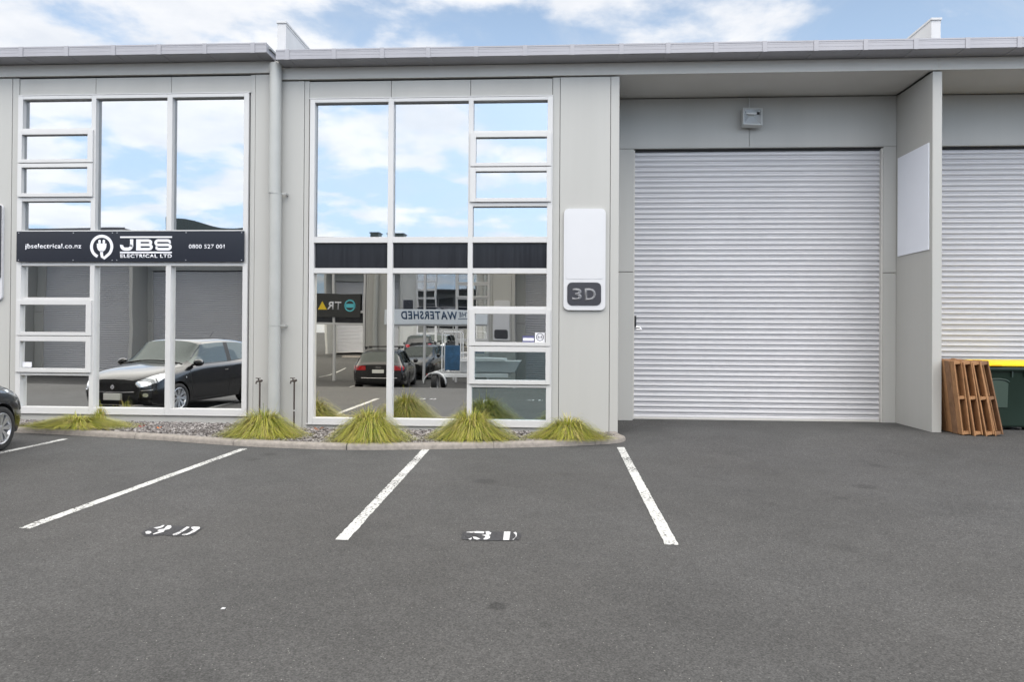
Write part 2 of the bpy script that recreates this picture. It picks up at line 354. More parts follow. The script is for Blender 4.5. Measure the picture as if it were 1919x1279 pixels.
NUML = [[(-3.375,-6.018),(-3.39,-5.919),(-3.382,-5.827),(-3.32,-5.789),(-3.229,-5.782),(-3.121,-5.786),(-2.952,-5.811),(-2.934,-5.932),(-2.917,-6.041),(-3.045,-6.094),(-3.167,-6.062),(-3.231,-6.103),(-3.287,-6.102)],[(-3.35,-5.997),(-3.345,-5.972),(-3.318,-5.976),(-3.287,-6.011),(-3.284,-6.053),(-3.314,-6.05)],[(-3.353,-5.871),(-3.335,-5.852),(-3.319,-5.829),(-3.32,-5.789),(-3.302,-5.788),(-3.285,-5.852),(-3.291,-5.878),(-3.308,-5.899)],[(-3.264,-5.844),(-3.274,-5.792),(-3.246,-5.79),(-3.21,-5.846),(-3.199,-5.903),(-3.219,-5.93),(-3.213,-5.955),(-3.2,-5.985),(-3.217,-6.023),(-3.24,-6.068),(-3.254,-6.051),(-3.25,-6.001),(-3.243,-5.976),(-3.274,-5.953),(-3.274,-5.922),(-3.247,-5.894)],[(-3.09,-6.056),(-3.078,-5.969),(-3.094,-5.816),(-3.068,-5.821),(-3.054,-5.859),(-3.046,-6.028),(-3.048,-6.076),(-3.068,-6.078)],[(-3.049,-5.832),(-3.035,-5.812),(-2.986,-5.814),(-2.958,-5.857),(-2.949,-5.958),(-2.957,-6.045),(-2.978,-6.076),(-3.008,-6.061),(-3.01,-6.031),(-2.985,-6.01),(-2.987,-5.911),(-3.02,-5.875)]]
NUMR = [[(-0.746,-5.978),(-0.762,-5.763),(-0.644,-5.742),(-0.352,-5.729),(-0.285,-5.759),(-0.269,-5.838),(-0.282,-5.951),(-0.336,-5.988),(-0.522,-6.003),(-0.646,-6.003)],[(-0.726,-5.784),(-0.642,-5.754),(-0.577,-5.76),(-0.581,-5.818),(-0.649,-5.812),(-0.721,-5.801)],[(-0.571,-5.754),(-0.546,-5.746),(-0.519,-5.79),(-0.521,-5.842),(-0.541,-5.866),(-0.56,-5.828)],[(-0.592,-5.865),(-0.549,-5.844),(-0.519,-5.893),(-0.517,-5.948),(-0.539,-5.988),(-0.563,-5.99),(-0.567,-5.958),(-0.554,-5.929),(-0.561,-5.891)],[(-0.659,-5.916),(-0.638,-5.914),(-0.59,-5.976),(-0.615,-6.0),(-0.643,-5.975)],[(-0.689,-5.99),(-0.664,-5.944),(-0.659,-5.987),(-0.668,-6.004)],[(-0.416,-5.747),(-0.364,-5.742),(-0.359,-5.99),(-0.407,-5.994)],[(-0.338,-5.769),(-0.321,-5.75),(-0.308,-5.784),(-0.305,-5.875),(-0.327,-5.987),(-0.333,-5.966),(-0.313,-5.909),(-0.313,-5.842)]]
def bay_number(shapes, label):
    mb = MB(); mb.face([(x, y, gz(x, y)+0.004) for x, y in shapes[0]], 0)
    for s_ in shapes[1:]: mb.face([(x, y, gz(x, y)+0.008) for x, y in s_], 1)
    tag(mb.build('bay_number', [PATCHM, STENM]), label, None, None, 'structure')
bay_number(NUML, 'worn white 3D stencilled between the left pair of lines')
bay_number(NUMR, 'worn white 3D stencilled on a blacked out patch near the middle')

# kerb : outer (road side) line
KP = [(-14.0, -0.42), (-9.6, -0.46), (-8.57, -0.59), (-7.2, -0.86), (-5.96, -1.14), (-5.1, -1.40), (-4.36, -1.585), (-3.6, -1.70), (-2.92, -1.735), (-2.1, -1.64), (-0.61, -1.32), (0.2, -1.08), (0.80, -0.83), (1.00, -0.70), (1.085, -0.55), (1.085, -0.42), (1.03, -0.20), (1.02, -0.005)]
def smooth_path(P, n):
    out = []
    for i in range(len(P)-1):
        p0, p1, p2, p3 = [Vector((*P[max(0, min(len(P)-1, k))], 0)) for k in (i-1, i, i+1, i+2)]
        for j in range(n):
            t = j/n; q = 0.5*((2*p1)+(p2-p0)*t+(2*p0-5*p1+4*p2-p3)*t*t+(3*p1-p0-3*p2+p3)*t**3); out.append((q.x, q.y))
    return out + [P[-1]]
KO = smooth_path(KP, 5)
def offset_path(P, d):
    out = []
    for i, p in enumerate(P):
        a = Vector(P[max(0, i-1)]); b = Vector(P[min(len(P)-1, i+1)]); t = (b-a).normalized(); out.append((p[0]-t.y*d, p[1]+t.x*d))
    return out
KI = offset_path(KO, 0.145)
KI[-1] = (0.875, -0.005)
mb = MB(); prof = [(0.0, -0.16), (0.004, -0.095), (0.018, -0.068), (0.045, -0.058), (0.13, -0.056), (0.145, -0.066), (0.145, -0.2)]
rings = []
for i in range(len(KO)):
    o_ = Vector(KO[i]); n_ = (Vector(KI[i])-o_); n_ = n_/0.145
    cut = 0.02 if abs(KO[i][0]+2.95) < 0.02 else 0.0
    rings.append([mb.v((o_.x+n_.x*d, o_.y+n_.y*d, z)) for d, z in prof])
for A, B in zip(rings, rings[1:]):
    for k in range(len(prof)-1): mb.bm.faces.new((A[k], A[k+1], B[k+1], B[k]))
mb.bm.faces.new(rings[0]); mb.bm.faces.new(rings[-1])
kerb = tag(mb.build('kerb', CONC, smooth=True), 'low curved concrete kerb edging the planting bed', None, None, 'structure')
mb = MB()    # joints : thin dark mortar strips following the kerb profile
for xj, w in ((-2.99, 0.014), (-6.4, 0.006), (0.62, 0.006), (-0.9, 0.005), (-4.7, 0.005)):
    i = min(range(len(KO)), key=lambda k: abs(KO[k][0]-xj)); o_ = Vector(KO[i]); t = (Vector(KO[min(i+1, len(KO)-1)])-Vector(KO[i-1])).normalized(); n_ = Vector((-t.y, t.x))
    for (d0, z0), (d1, z1) in zip(prof[:5], prof[1:6]):
        a = o_+n_*(d0-0.0025); b = o_+n_*(d1-0.0025); q = t*w/2
        mb.face([(a.x-q.x, a.y-q.y, z0+.0025), (a.x+q.x, a.y+q.y, z0+.0025), (b.x+q.x, b.y+q.y, z1+.0025), (b.x-q.x, b.y-q.y, z1+.0025)])
tag(mb.build('kerb_joint', DARK), 'dark joints across the kerb', None, None, 'structure')
# planting bed
def bedz(x, y):
    zw = -0.085 + 0.065*sm(-3.9, -5.6, x) if False else -0.085 + 0.065*(1 - sm(-5.6, -3.9, x))
    return zw + (-0.085 - zw)*min(1, max(0, -y/1.1))
mb = MB(); nrow = 6; prevr = None
for i in range(0, len(KI)):
    if KI[i][0] > 1.0: continue
    x, y = KI[i]
    row = [mb.v((x, y*(1-j/nrow), bedz(x, y*(1-j/nrow)))) for j in range(nrow+1)]
    if prevr:
        for j in range(nrow): mb.bm.faces.new((prevr[j], row[j], row[j+1], prevr[j+1]))
    prevr = row
tag(mb.build('planting_bed', SOIL), 'dark soil of the narrow bed along the wall', None, None, 'structure')
def kerb_y(x):
    for a, b in zip(KI, KI[1:]):
        if a[0] <= x <= b[0]: return a[1]+(b[1]-a[1])*(x-a[0])/max(1e-6, b[0]-a[0])
    return -0.4
random.seed(11)
mb = MB(); SH = [(1, 0, 0), (-1, 0, 0), (0, 1, 0), (0, -1, 0), (0, 0, 1), (0, 0, -1)]; FC = [(0, 2, 4), (2, 1, 4), (1, 3, 4), (3, 0, 4), (2, 0, 5), (1, 2, 5), (3, 1, 5), (0, 3, 5)]
for i in range(10500):
    x = random.uniform(-9.9, 0.95); ky = kerb_y(x)+0.02; y = random.uniform(ky, -0.03)
    s_ = random.choice((.012, .018, .018, .024, .03))*random.uniform(.8, 1.25); Mx = Matrix.Rotation(random.uniform(0, 6.28), 3, 'Z') @ Matrix.Rotation(random.uniform(-.7, .7), 3, 'X') @ Matrix.Rotation(random.uniform(-.7, .7), 3, 'Y')
    z = bedz(x, y)+random.uniform(0, .022)
    vs = []
    for p in SH:
        q = Mx @ Vector((p[0]*s_*random.uniform(.8, 1.4), p[1]*s_*random.uniform(.6, 1.0), p[2]*s_*random.uniform(.4, .7))); vs.append(mb.v((x+q.x, y+q.y, z+q.z)))
    for f in FC: mb.bm.faces.new([vs[k] for k in f])
def island_mat(name, cols, rough):
    m = bpy.data.materials.new(name); m.use_nodes = True; t = m.node_tree; b = t.nodes['Principled BSDF']
    g = t.nodes.new('ShaderNodeNewGeometry'); cr = t.nodes.new('ShaderNodeValToRGB'); cr.color_ramp.interpolation = 'LINEAR'
    e = cr.color_ramp.elements; e[0].position = 0; e[0].color = (*cols[0], 1); e[1].position = 1; e[1].color = (*cols[-1], 1)
    for k, c in enumerate(cols[1:-1]): q = e.new((k+1)/(len(cols)-1)); q.color = (*c, 1)
    t.links.new(g.outputs['Random Per Island'], cr.inputs[0]); t.links.new(cr.outputs[0], b.inputs['Base Color']); b.inputs['Roughness'].default_value = rough
    return m
STONE = island_mat('gravel_stone', [(0.09, 0.08, 0.078), (0.16, 0.145, 0.14), (0.24, 0.22, 0.21), (0.33, 0.31, 0.30)], 0.85)
tag(mb.build('gravel', STONE, recalc=False), 'grey crushed stone mulch between kerb and wall', 'gravel', None, 'stuff')

# ------------------------------------------------------------------ warehouse unit
DOORP = 0.0935
def unit(root, T, zo=0.0, number=None, detail=True, xend=5.985, rs=0, wing=True, strip=()):
    """one bay in local metres: downpipe line x=-4.62, shop window, pier, recessed roller door, wing wall at x=5.985.  T maps local to world"""
    P = lambda name, mb, m, par=root, **k: mb.build(name, m, par, **k)
    g = 0.004
    # ---- wall skin (panels with open joints over a dark backing)
    mb = MB(T)
    zb, zt = -0.40, 5.685
    mb.box(-4.62, -4.184, 0, .06, zb, zt)
    mb.box(-4.176, -4.10, 0.006, .06, zb, zt)
    mb.box(-4.10, -0.035, 0.012, .10, zb, -0.012)
    for a, b in ((-4.096, -2.731), (-2.723, -1.414), (-1.406, -0.071)): mb.box(a, b, 0.014, .06, 5.405, zt-.01)
    mb.box(-0.063, 0.051, 0.006, .06, zb, zt)
    mb.box(0.059, 0.867, 0, .06, zb, zt)
    mb.box(0.875, 1.01, -0.004, .06, zb, zt)
    mb.box(0.95, 1.01, 0.062, 1.198, zb, zt)
    # recess back wall : header, jamb panels
    mb.box(1.012, 3.386, 1.20, 1.26, 4.835, 5.70); mb.box(3.394, 5.908, 1.20, 1.26, 4.835, 5.70)
    mb.box(1.012, 1.375, 1.205, 1.26, -0.02, 2.615); mb.box(1.012, 1.375, 1.205, 1.26, 2.627, 4.815)
    mb.box(5.69, 5.908, 1.205, 1.26, -0.06, 2.605); mb.box(5.69, 5.908, 1.205, 1.26, 2.617, 4.815)
    mb.box(1.03, 5.90, 1.19, 1.30, 4.815, 4.832)
    P('wall', mb, WALL, bevel=0.0015)
    mb = MB(T)
    mb.box(-4.60, -4.11, .062, .075, zb, 5.69); mb.box(-4.11, -0.05, .062, .075, 5.40, 5.69); mb.box(-0.05, 0.94, .062, .075, zb, 5.69)
    mb.box(1.012, 5.91, 1.262, 1.272, 4.83, 5.7); mb.box(1.012, 1.37, 1.262, 1.272, 0, 4.83); mb.box(5.70, 5.91, 1.262, 1.272, 0, 4.83)
    P('wall_backing', mb, DARK)
    mb = MB(T); mb.box(-4.10, -0.06, -0.014, 0.06, 5.385, 5.398); P('flashing', mb, FRAME)
    mb = MB(T); mb.box(-4.10, -0.035, -0.03, 0.05, -0.012, 0.0); P('window_sill', mb, FRAME)
    # ---- beam, gutter, soffits
    mb = MB(T); mb.box(-4.62, xend, -0.03, 0.05, 5.705, 5.90); P('beam', mb, BEAM, bevel=0.003)
    mb = MB(T); mb.box(1.01, 5.91, 0.06, 1.26, 5.72, 5.76); P('soffit', mb, SOFF)
    mb = MB(T); mb.box(-4.52, xend, -0.38, 0.0, 5.905, 5.93)
    pr = [(-0.372, 5.93), (-0.388, 5.905), (-0.388, 5.955), (-0.3862, 5.957), (-0.3862, 5.961), (-0.388, 5.963), (-0.388, 6.005), (-0.3862, 6.007), (-0.3862, 6.011), (-0.388, 6.013), (-0.388, 6.035), (-0.392, 6.04), (-0.392, 6.062), (-0.372, 6.062)]
    mb.prism(pr, 'x', -4.52, xend); mb.box(-4.52, -4.515, -0.37, 0.0, 5.93, 6.055)
    P('gutter', mb, GUTT)
    for x in strip:
        mb = MB(T); mb.prism([(-0.3965, 5.898), (-0.03, 5.898), (-0.03, 5.9045), (-0.3925, 5.9045), (-0.3925, 6.064), (-0.3965, 6.064)], 'x', x-.035, x+.035)
        P('gutter_strap', mb, GUTT)
    mb = MB(T); mb.hexa([(-4.55, -.30, 5.99), (xend, -.30, 5.99), (xend, 15, 6.03), (-4.55, 15, 6.03), (-4.55, -.30, 6.02), (xend, -.30, 6.02), (xend, 15, 6.06), (-4.55, 15, 6.06)]); P('roof', mb, ROOFM)
    # ---- wing wall and parapet
    if wing:
        mb = MB(T); mb.box(5.912, 6.058, -0.002, 1.30, -0.05, 5.69); P('wing_wall', mb, WALL, bevel=0.004)
    # ---- shell so that the building has real depth
    mb = MB(T); mb.box(-4.60, -4.55, .1, 14.9, -.3, 5.98); mb.box(-4.55, 5.9, 14.8, 14.9, -.3, 5.98); mb.box(5.92, 5.97, 1.31, 14.9, -.3, 5.98); P('shell_wall', mb, WALL)
    # ---- interior
    mb = MB(T); mb.box(-4.5, 0.9, 0.11, 6.4, -0.03, 0.012); P('carpet', mb, CARPET)
    mb = MB(T); mb.box(-4.5, 0.9, 6.4, 6.5, 0.0, 5.6); mb.box(-4.5, -4.4, .12, 6.4, 0, 5.6); mb.box(0.86, 0.94, .12, 6.4, 0, 5.6); mb.box(-4.5, 0.9, 0.12, 6.4, 2.55, 3.02); mb.box(-4.5, 0.9, 0.12, 6.4, 5.55, 5.65); P('interior_wall', mb, INWALL)
    # ---- window
    mb = MB(T); F0, F1 = -0.022, 0.10
    X = [-4.078, -3.995, -2.765, -2.676, -1.437, -1.358, -0.148, -0.062]
    mb.box(X[0], X[1], F0, F1, 0.0, 5.378); mb.box(X[6], X[7], F0, F1, 0.0, 5.378)
    mb.box(X[2], X[3], F0+.003, F1, 0.0, 5.377); mb.box(X[4], X[5], F0+.003, F1, 0.0, 5.377)
    for a, b in ((X[1], X[2]), (X[3], X[4]), (X[5], X[6])):
        mb.box(a, b, F0+.001, F1, 0.0, 0.098); mb.box(a, b, F0+.001, F1, 5.318, 5.376)
        mb.box(a, b, F0+.004, F1, 2.993, 3.089); mb.box(a, b, F0+.004, F1, 2.489, 2.574)
    a, b = X[5], X[6]
    for z0, z1 in ((4.785, 4.822), (3.585, 3.652), (1.905, 1.952), (0.632, 0.685), (4.215, 4.232), (1.298, 1.306)): mb.box(a, b, F0+.006, F1, z0, z1)
    win = P('window', mb, FRAME, bevel=0.003)
    for z0, z1, g0, g1 in ((4.234, 4.783, 4.291, 4.709), (3.654, 4.218, 3.716, 4.151), (1.308, 1.903, 1.368, 1.828), (0.687, 1.296, 0.752, 1.212)):
        mb = MB(T); xa, xb, ga, gb = -1.405, -0.085, -1.312, -0.158; f0 = -0.052; f1 = .03
        mb.box(xa, ga, f0, f1, z0, z1); mb.box(gb, xb, f0, f1, z0, z1); mb.box(ga, gb, f0, f1, z0, g0); mb.box(ga, gb, f0, f1, g1, z1)
        P('sash', mb, FRAME, win, bevel=0.003)
    def pane(x0, x1, z0, z1, m, y=.062):
        mb = MB(T); mb.box(x0-.01, x1+.01, y, y+.006, z0-.01, z1+.01); P('pane', mb, m, win)
    for a, b, m in ((X[1], X[2], GLASS), (X[3], X[4], GLASS)):
        pane(a, b, 3.089, 5.32, GLASSU)
        pane(a, b, 0.098, 2.489, (GLASSW if (a < -3 and number == '3D') else GLASS))
    pane(X[5], X[6], 4.822, 5.32, GLASSU); pane(-1.312, -0.158, 4.291, 4.709, GLASSU, .012); pane(-1.312, -0.158, 3.716, 4.151, GLASSU, .012); pane(X[5], X[6], 3.089, 3.585, GLASSU)
    pane(X[5], X[6], 1.952, 2.489, GLASSW if number == '3D' else GLASS)
    gt = GLASST if number == '3D' else GLASS
    pane(-1.312, -0.158, 1.368, 1.828, GLASS, .012); pane(-1.312, -0.158, .752, 1.212, gt, .012); pane(X[5], X[6], .098, .632, gt)
    for a, b in ((X[1], X[2]), (X[3], X[4]), (X[5], X[6])):
        mb = MB(T); mb.box(a-.01, b+.01, .05, .056, 2.56, 3.0); P('spandrel_panel', mb, SPAN, win)
    # ---- roller door : real corrugated slats
    prof = [(0.000, .027), (0.007, .026), (0.009, .010), (0.017, .008), (0.022, .016), (0.026, .020), (0.030, .010), (0.040, .001), (0.052, -.003), (0.064, -.002), (0.076, .004), (0.084, .012), (0.0875, .022)]
    mb = MB(T); x0, x1 = 1.385, 5.675; zs = []; z = 4.78; rnd = random.Random(5+rs)
    while z > 0.03:
        for d, dy in prof:
            if z-d > 0.02: zs.append((z-d, dy + (0.0 if d > 0 else 0)))
        z -= DOORP
    cols = [x0, 1.40, 1.43] + [1.43+(5.62-1.43)*k/10 for k in range(1, 10)] + [5.62, 5.655, x1]
    rows = [[mb.v((x, 1.285+dy + 0.002*math.sin(x*1.7+z*0.9), z + 0.0015*math.sin(x*1.1+z))) for x in cols] for z, dy in zs]
    for A, B in zip(rows, rows[1:]):
        for k in range(len(cols)-1): mb.bm.faces.new((A[k], A[k+1], B[k+1], B[k]))
    door = P('roller_door', mb, DOORM, smooth=True, recalc=False)
    for xa, xb in ((1.377, 1.398), (5.662, 5.688)):
        mb = MB(T); mb.box(xa, xb, 1.215, 1.30, 0.0, 4.79); P('door_guide', mb, BEAM, door, bevel=.002)
    mb = MB(T); mb.box(1.40, 5.66, 1.262, 1.30, -.0, 0.034); P('bottom_rail', mb, BEAM, door, bevel=.003)
    mb = MB(T); mb.box(1.38, 5.68, 1.32, 1.33, 0, 4.83); mb.box(1.38, 5.68, 1.262, 1.33, 4.775, 4.812); P('door_seal', mb, DARK, door)
    if detail:
        mb = MB(T); mb.box(1.402, 1.438, 1.252, 1.28, 1.64, 1.84); P('lock_plate', mb, BLACKP, door, bevel=.003)
        mb = MB(T); mb.tube([T_(p) for p in ((1.43, 1.25, 1.645), (1.50, 1.245, 1.635), (1.53, 1.245, 1.60))], .008, 6); mb.tube([T_(p) for p in ((1.44, 1.25, 1.60), (1.53, 1.245, 1.60))], .006, 6); P('lock_handle', mb, mat('chrome', (.75, .75, .77), .2, metal=1.0), door)
T_ = ident

def fixed(sx, tx, sy=1, ty=0, tz=0): return lambda p: (sx*p[0]+tx, sy*p[1]+ty, p[2]+tz)
def straps(a, b, s=0.77): n = int((b-a)/s); return [a+0.19+s*k for k in range(n+1) if a+0.19+s*k < b-0.03]
ST_M = [-4.335, -3.57, -2.787, -2.045, -1.281, -0.503, 0.238, 1.003, 1.728, 2.463, 3.205, 3.98, 4.723, 5.470]
ST_L = [-9.195-x for x in (-14.2, -13.4, -12.6, -11.85, -11.1, -10.35, -9.58, -8.807, -8.03, -7.231, -6.462, -5.699, -4.902)]
ST_R = [11.97-x for x in (6.233, 6.99, 7.76, 8.52, 9.3, 10.1, 10.85, 11.6)]

bM = empty('warehouse_unit', (0.7, 0.0, 0.0)); tag(bM, 'grey unit with window, pier and full roller door left of the wing wall', 'building', 'joined warehouse units')
unit(bM, fixed(1, 0), number='3D', strip=ST_M, rs=1)
bL = empty('warehouse_unit', (-9.94, 0.0, 0.12)); tag(bL, 'grey unit with black electrical company banner across its window, far left', 'building', 'joined warehouse units')
unit(bL, fixed(-1, -9.195, tz=0.12), strip=ST_L, rs=2)
bR = empty('warehouse_unit', (11.27, 0.0, 0.0)); tag(bR, 'grey unit with roller door behind pallets and bin, right edge', 'building', 'joined warehouse units')
unit(bR, fixed(-1, 11.97), strip=ST_R, rs=3, detail=False, wing=False)

# parapet fins on the party walls
def fin(root, x0, x1, zt, T=ident):
    mb = MB(T); mb.box(x0, x1, 0.02, 14.0, 5.95, zt-.03)
    f = mb.build('parapet', FINM, root, bevel=.003)
    mb = MB(T); mb.box(x0-.012, x1+.012, 0.0, 14.0, zt-.035, zt); mb.box(x1+.001, x1+.006, .02, 14.0, zt-.075, zt-.045); mb.build('parapet_cap', FINM, f, bevel=.002)
fin(bL, -4.66, -4.515, 6.70); fin(bM, 5.90, 6.045, 6.545)

# downpipe (fixed to the middle unit)
mb = MB(); mb.tube([(-4.625, -.12, 5.93), (-4.625, -.12, 3.80)], .098, 24, cap=False); mb.tube([(-4.608, -.12, 3.80), (-4.608, -.12, -.09)], .096, 24, cap=False)
dp = mb.build('downpipe', PIPE, bM, smooth=False)
for p in dp.data.polygons: p.use_smooth = abs(p.normal.z) < .5
for z in (3.79, 1.62):
    mb = MB(); mb.tube([(-4.61, -.12, z+.007), (-4.61, -.12, z-.007)], .102, 20); mb.box(-4.515, -4.44, -.125, -.105, z-.012, z+.012); mb.box(-4.46, -4.435, -.12, 0.0, z-.018, z+.018); mb.build('pipe_bracket', PIPE, dp)

# ------------------------------------------------------------------ signs
s1 = empty('banner_sign', (-7.12, -.04, 2.92)); tag(s1, 'long black banner board with white JBS electrical lettering across the left window', 'sign')
mb = MB(); mb.box(-9.10, -5.155, -.064, -.056, 2.672, 3.186); mb.build('board', SIGNBLK, s1)
LY = -.0645
text_obj('lettering', 'jbselectrical.co.nz', -8.945, 2.872, .985, .105, LY, SIGNWHT, s1, bold=.012)
text_obj('lettering', '0800 527 001', -6.10, 2.893, .61, .068, LY, SIGNWHT, s1, bold=.008)
text_obj('lettering', 'ELECTRICAL LTD', -7.28, 2.738, .89, .062, LY, SIGNWHT, s1, bold=.03)
# extended block letters J B S drawn as outlines
def glyph(parent, polys, x0, z0, w, h):
    mb = MB()
    for poly in polys: mb.prism([(x0+u*w, z0+v*h) for u, v in poly], 'y', LY, LY-.004)
    return mb.build('lettering', SIGNWHT, parent)
def thick(path, t, asp):
    """stroke a centre line (unit box, aspect = w/h) into quads"""
    out = []
    for (a, b) in zip(path, path[1:]):
        ax, ay, bx, by = a[0]*asp, a[1], b[0]*asp, b[1]; d = math.hypot(bx-ax, by-ay); nx, ny = -(by-ay)/d*t/2, (bx-ax)/d*t/2; ex, ey = (bx-ax)/d*t*.18, (by-ay)/d*t*.18
        out.append([((ax+nx-ex)/asp, ay+ny-ey), ((bx+nx+ex)/asp, by+ny+ey), ((bx-nx+ex)/asp, by-ny+ey), ((ax-nx-ex)/asp, ay-ny-ey)])
    return out
def stroke(path, t, parent, mate=None, y=LY, d=.004, closed=False, name='lettering', T=ident):
    """ribbon with constant width t along a world xz path"""
    mb = MB(T); P = [Vector(p) for p in path]; L_, R_ = [], []
    for i, p in enumerate(P):
        a = P[i-1] if (i > 0 or closed) else P[i]; b = P[(i+1) % len(P)] if (i < len(P)-1 or closed) else P[i]
        tt = (b-a).normalized(); n_ = Vector((-tt.y, tt.x))*t/2; L_.append(p+n_); R_.append(p-n_)
    for k in range(len(P) if closed else len(P)-1):
        k2 = (k+1) % len(P); q = [L_[k], L_[k2], R_[k2], R_[k]]
        A = [mb.v((v.x, y, v.y)) for v in q]; B = [mb.v((v.x, y-d, v.y)) for v in q]
        mb.bm.faces.new(B); 
        for i in range(4): mb.bm.faces.new((A[i], A[(i+1) % 4], B[(i+1) % 4], B[i]))
    return mb.build(name, mate or SIGNWHT, parent)
def arc(cx, cz, r, a0, a1, n=24, rz=None): rz = rz or r; return [(cx+r*math.cos(R(a0+(a1-a0)*k/n)), cz+rz*math.sin(R(a0+(a1-a0)*k/n))) for k in range(n+1)]
zb_, zt_ = 2.862, 3.050; sw = .062; st = .042
# J : x -7.285..-7.04
jx0, jx1 = -7.285, -7.045
stroke([(jx1-.04, zt_), (jx1-.04, zb_+.07)]+arc(jx1-.105, zb_+.085, .065, 0, -90, 6, .062)+[(jx0+.09, zb_+.023)]+arc(jx0+.09, zb_+.083, .062, -90, -180, 6, .06)+[(jx0+.03, zb_+.092)], .055, s1)
bx0, bx1 = -7.005, -6.715
stroke([(bx0+.038, zt_), (bx0+.038, zb_)], .076, s1)
for z0_, z1_, xr, dy_ in ((zb_+.022, zb_+.094, bx1-.025, .0012), (zb_+.095, zt_-.022, bx1-.035, .0024)):
    c = (z0_+z1_)/2; rr = (z1_-z0_)/2; stroke([(bx0+.04, z1_)]+arc(xr-rr-.02, c, rr+.02, 90, -90, 10, rr)+[(bx0+.04, z0_)], .043, s1, d=.004+dy_)
sx0, sx1 = -6.685, -6.395; rr = .0355
stroke([(sx1-.015, zt_-.05)]+arc(sx1-.075, zt_-.058, .05, 10, 90, 5, .036)+arc(sx0+.06, zt_-.058, .045, 90, 270, 10, .036)+arc(sx1-.065, zb_+.058, .045, 90, -90, 10, .036)+arc(sx0+.075, zb_+.058, .05, -90, -170, 5, .036)+[(sx0+.015, zb_+.052)], .044, s1)
for z in (3.086, 2.829):
    mb = MB(); mb.box(-7.285, -6.39, LY-.004, LY, z-.013, z+.013); mb.build('underline', SIGNWHT, s1)
# plug emblem: ring open at the bottom, flex curling into the plug body
cx_, cz_ = -7.605, 2.925; rg = .177
ring = arc(cx_, cz_, rg, 247, -50, 44) + [(cx_+.045, cz_-.192), (cx_+.01, cz_-.165), (cx_, cz_-.12), (cx_, cz_-.07)]
stroke(ring, .048, s1, name='emblem_ring')
mb = MB(); mb.prism([(cx_-.083, cz_+.055), (cx_+.083, cz_+.055), (cx_+.08, cz_-.01), (cx_+.06, cz_-.055), (cx_+.02, cz_-.085), (cx_-.02, cz_-.085), (cx_-.06, cz_-.055), (cx_-.08, cz_-.01)][::-1], 'y', LY-.004, LY)
for sx_ in (-.037, .037): mb.prism(rrect(cx_+sx_-.02, cx_+sx_+.02, cz_+.05, cz_+.118, .018, 4), 'y', LY-.004, LY)
mb.build('emblem_plug', SIGNWHT, s1)
mb = MB()
for x in (-9.06, -8.1, -7.42, -7.34, -6.15, -5.2):
    for z in (2.70, 3.16): mb.prism([(x+.008*math.cos(R(60*k)), z+.008*math.sin(R(60*k))) for k in range(6)], 'y', LY-.004, LY+.001)
mb.build('screw', mat('screw_steel', (.5, .5, .52), .4, metal=.5), s1)

def number_board(root_name, T, label, text, panel=None, group=None):
    r_ = empty(root_name, T((.46, -.02, 2.7))); tag(r_, label, 'sign', group)
    mb = MB(T); mb.prism(rrect(.127, .798, 1.896, 3.538, .075), 'y', -.045, -.001); b = mb.build('board', WHITEB, r_, bevel=.004)
    mb = MB(T); mb.prism(rrect(.165, .760, 2.40, 3.49, .03), 'y', -.049, -.044); mb.build('insert', panel or WHITEB, r_, bevel=.0015)
    mb = MB(T); mb.prism(rrect(.186, .729, 1.973, 2.343, .075), 'y', -.055, -.044); t_ = mb.build('number_tile', TILEDK, r_, bevel=.003)
    if text:
        flip = T((1, 0, 0))[0] < T((0, 0, 0))[0]
        text_obj('numeral', text[0], .265 if not flip else .48, 2.052, .155, .196, -.055, TILELT, r_, T=T, depth=.003, bold=.02, mirror=False)
        text_obj('numeral', text[1], .468 if not flip else .2, 2.052, .178, .196, -.055, TILELT, r_, T=T, depth=.003, bold=.02, mirror=False)
    return r_
number_board('number_sign', ident, 'white rounded board with dark 3D tile on the pier beside the roller door', '3D')
nl = number_board('number_sign', fixed(-1, -9.24, tz=.12), 'dark faced number board cut by the left edge of the photo', None, panel=None)
mb = MB(); mb.box(-10.01, -9.379, -.175+.11, -.165+.11, 2.40, 3.63); mb.build('graphic_panel', mat('panel_slate', (.04, .042, .05), .25, var=.2, vscale=2), nl)
bs = empty('blank_sign', (5.90, .6, 3.74)); tag(bs, 'blank pale sheet fixed to the side of the wing wall', 'sign')
mb = MB(); mb.box(5.892, 5.911, .085, 1.12, 2.885, 4.588); mb.build('board', mat('blank_sheet', (.70, .72, .78), .35, var=.02, vscale=2), bs, bevel=.002)

# stickers on the panes
def sticker(x0, x1, z0, z1, y=.008):
    mb = MB(); mb.box(x0, x1, y, y+.002, z0, z1); return mb
winM = [o for o in bM.children if o.name.startswith('window')][0]; winL = [o for o in bL.children if o.name.startswith('window')][0]
stk = sticker(-.332, -.170, 1.372, 1.528).build('sticker', SIGNWHT, winM)
stroke(arc(-.251, 1.456, .058, 0, 360, 24)[:-1], .01, winM, mate=SIGNBLK, y=.0078, d=.001, closed=True, name='sticker_ring')
text_obj('sticker_text', 'SiS', -.292, 1.436, .082, .042, .0078, SIGNBLK, winM, depth=.001, bold=.02)
mb = sticker(-.535, -.345, 1.370, 1.475); mb.build('sticker', mat('sticker_navy', (.10, .10, .2), .4), winM)
mb = sticker(-.525, -.352, 1.395, 1.44, .006); mb.build('sticker', SIGNWHT, winM)
sticker(-9.025, -8.865, .89, .975, .006).build('sticker', SIGNWHT, winL)

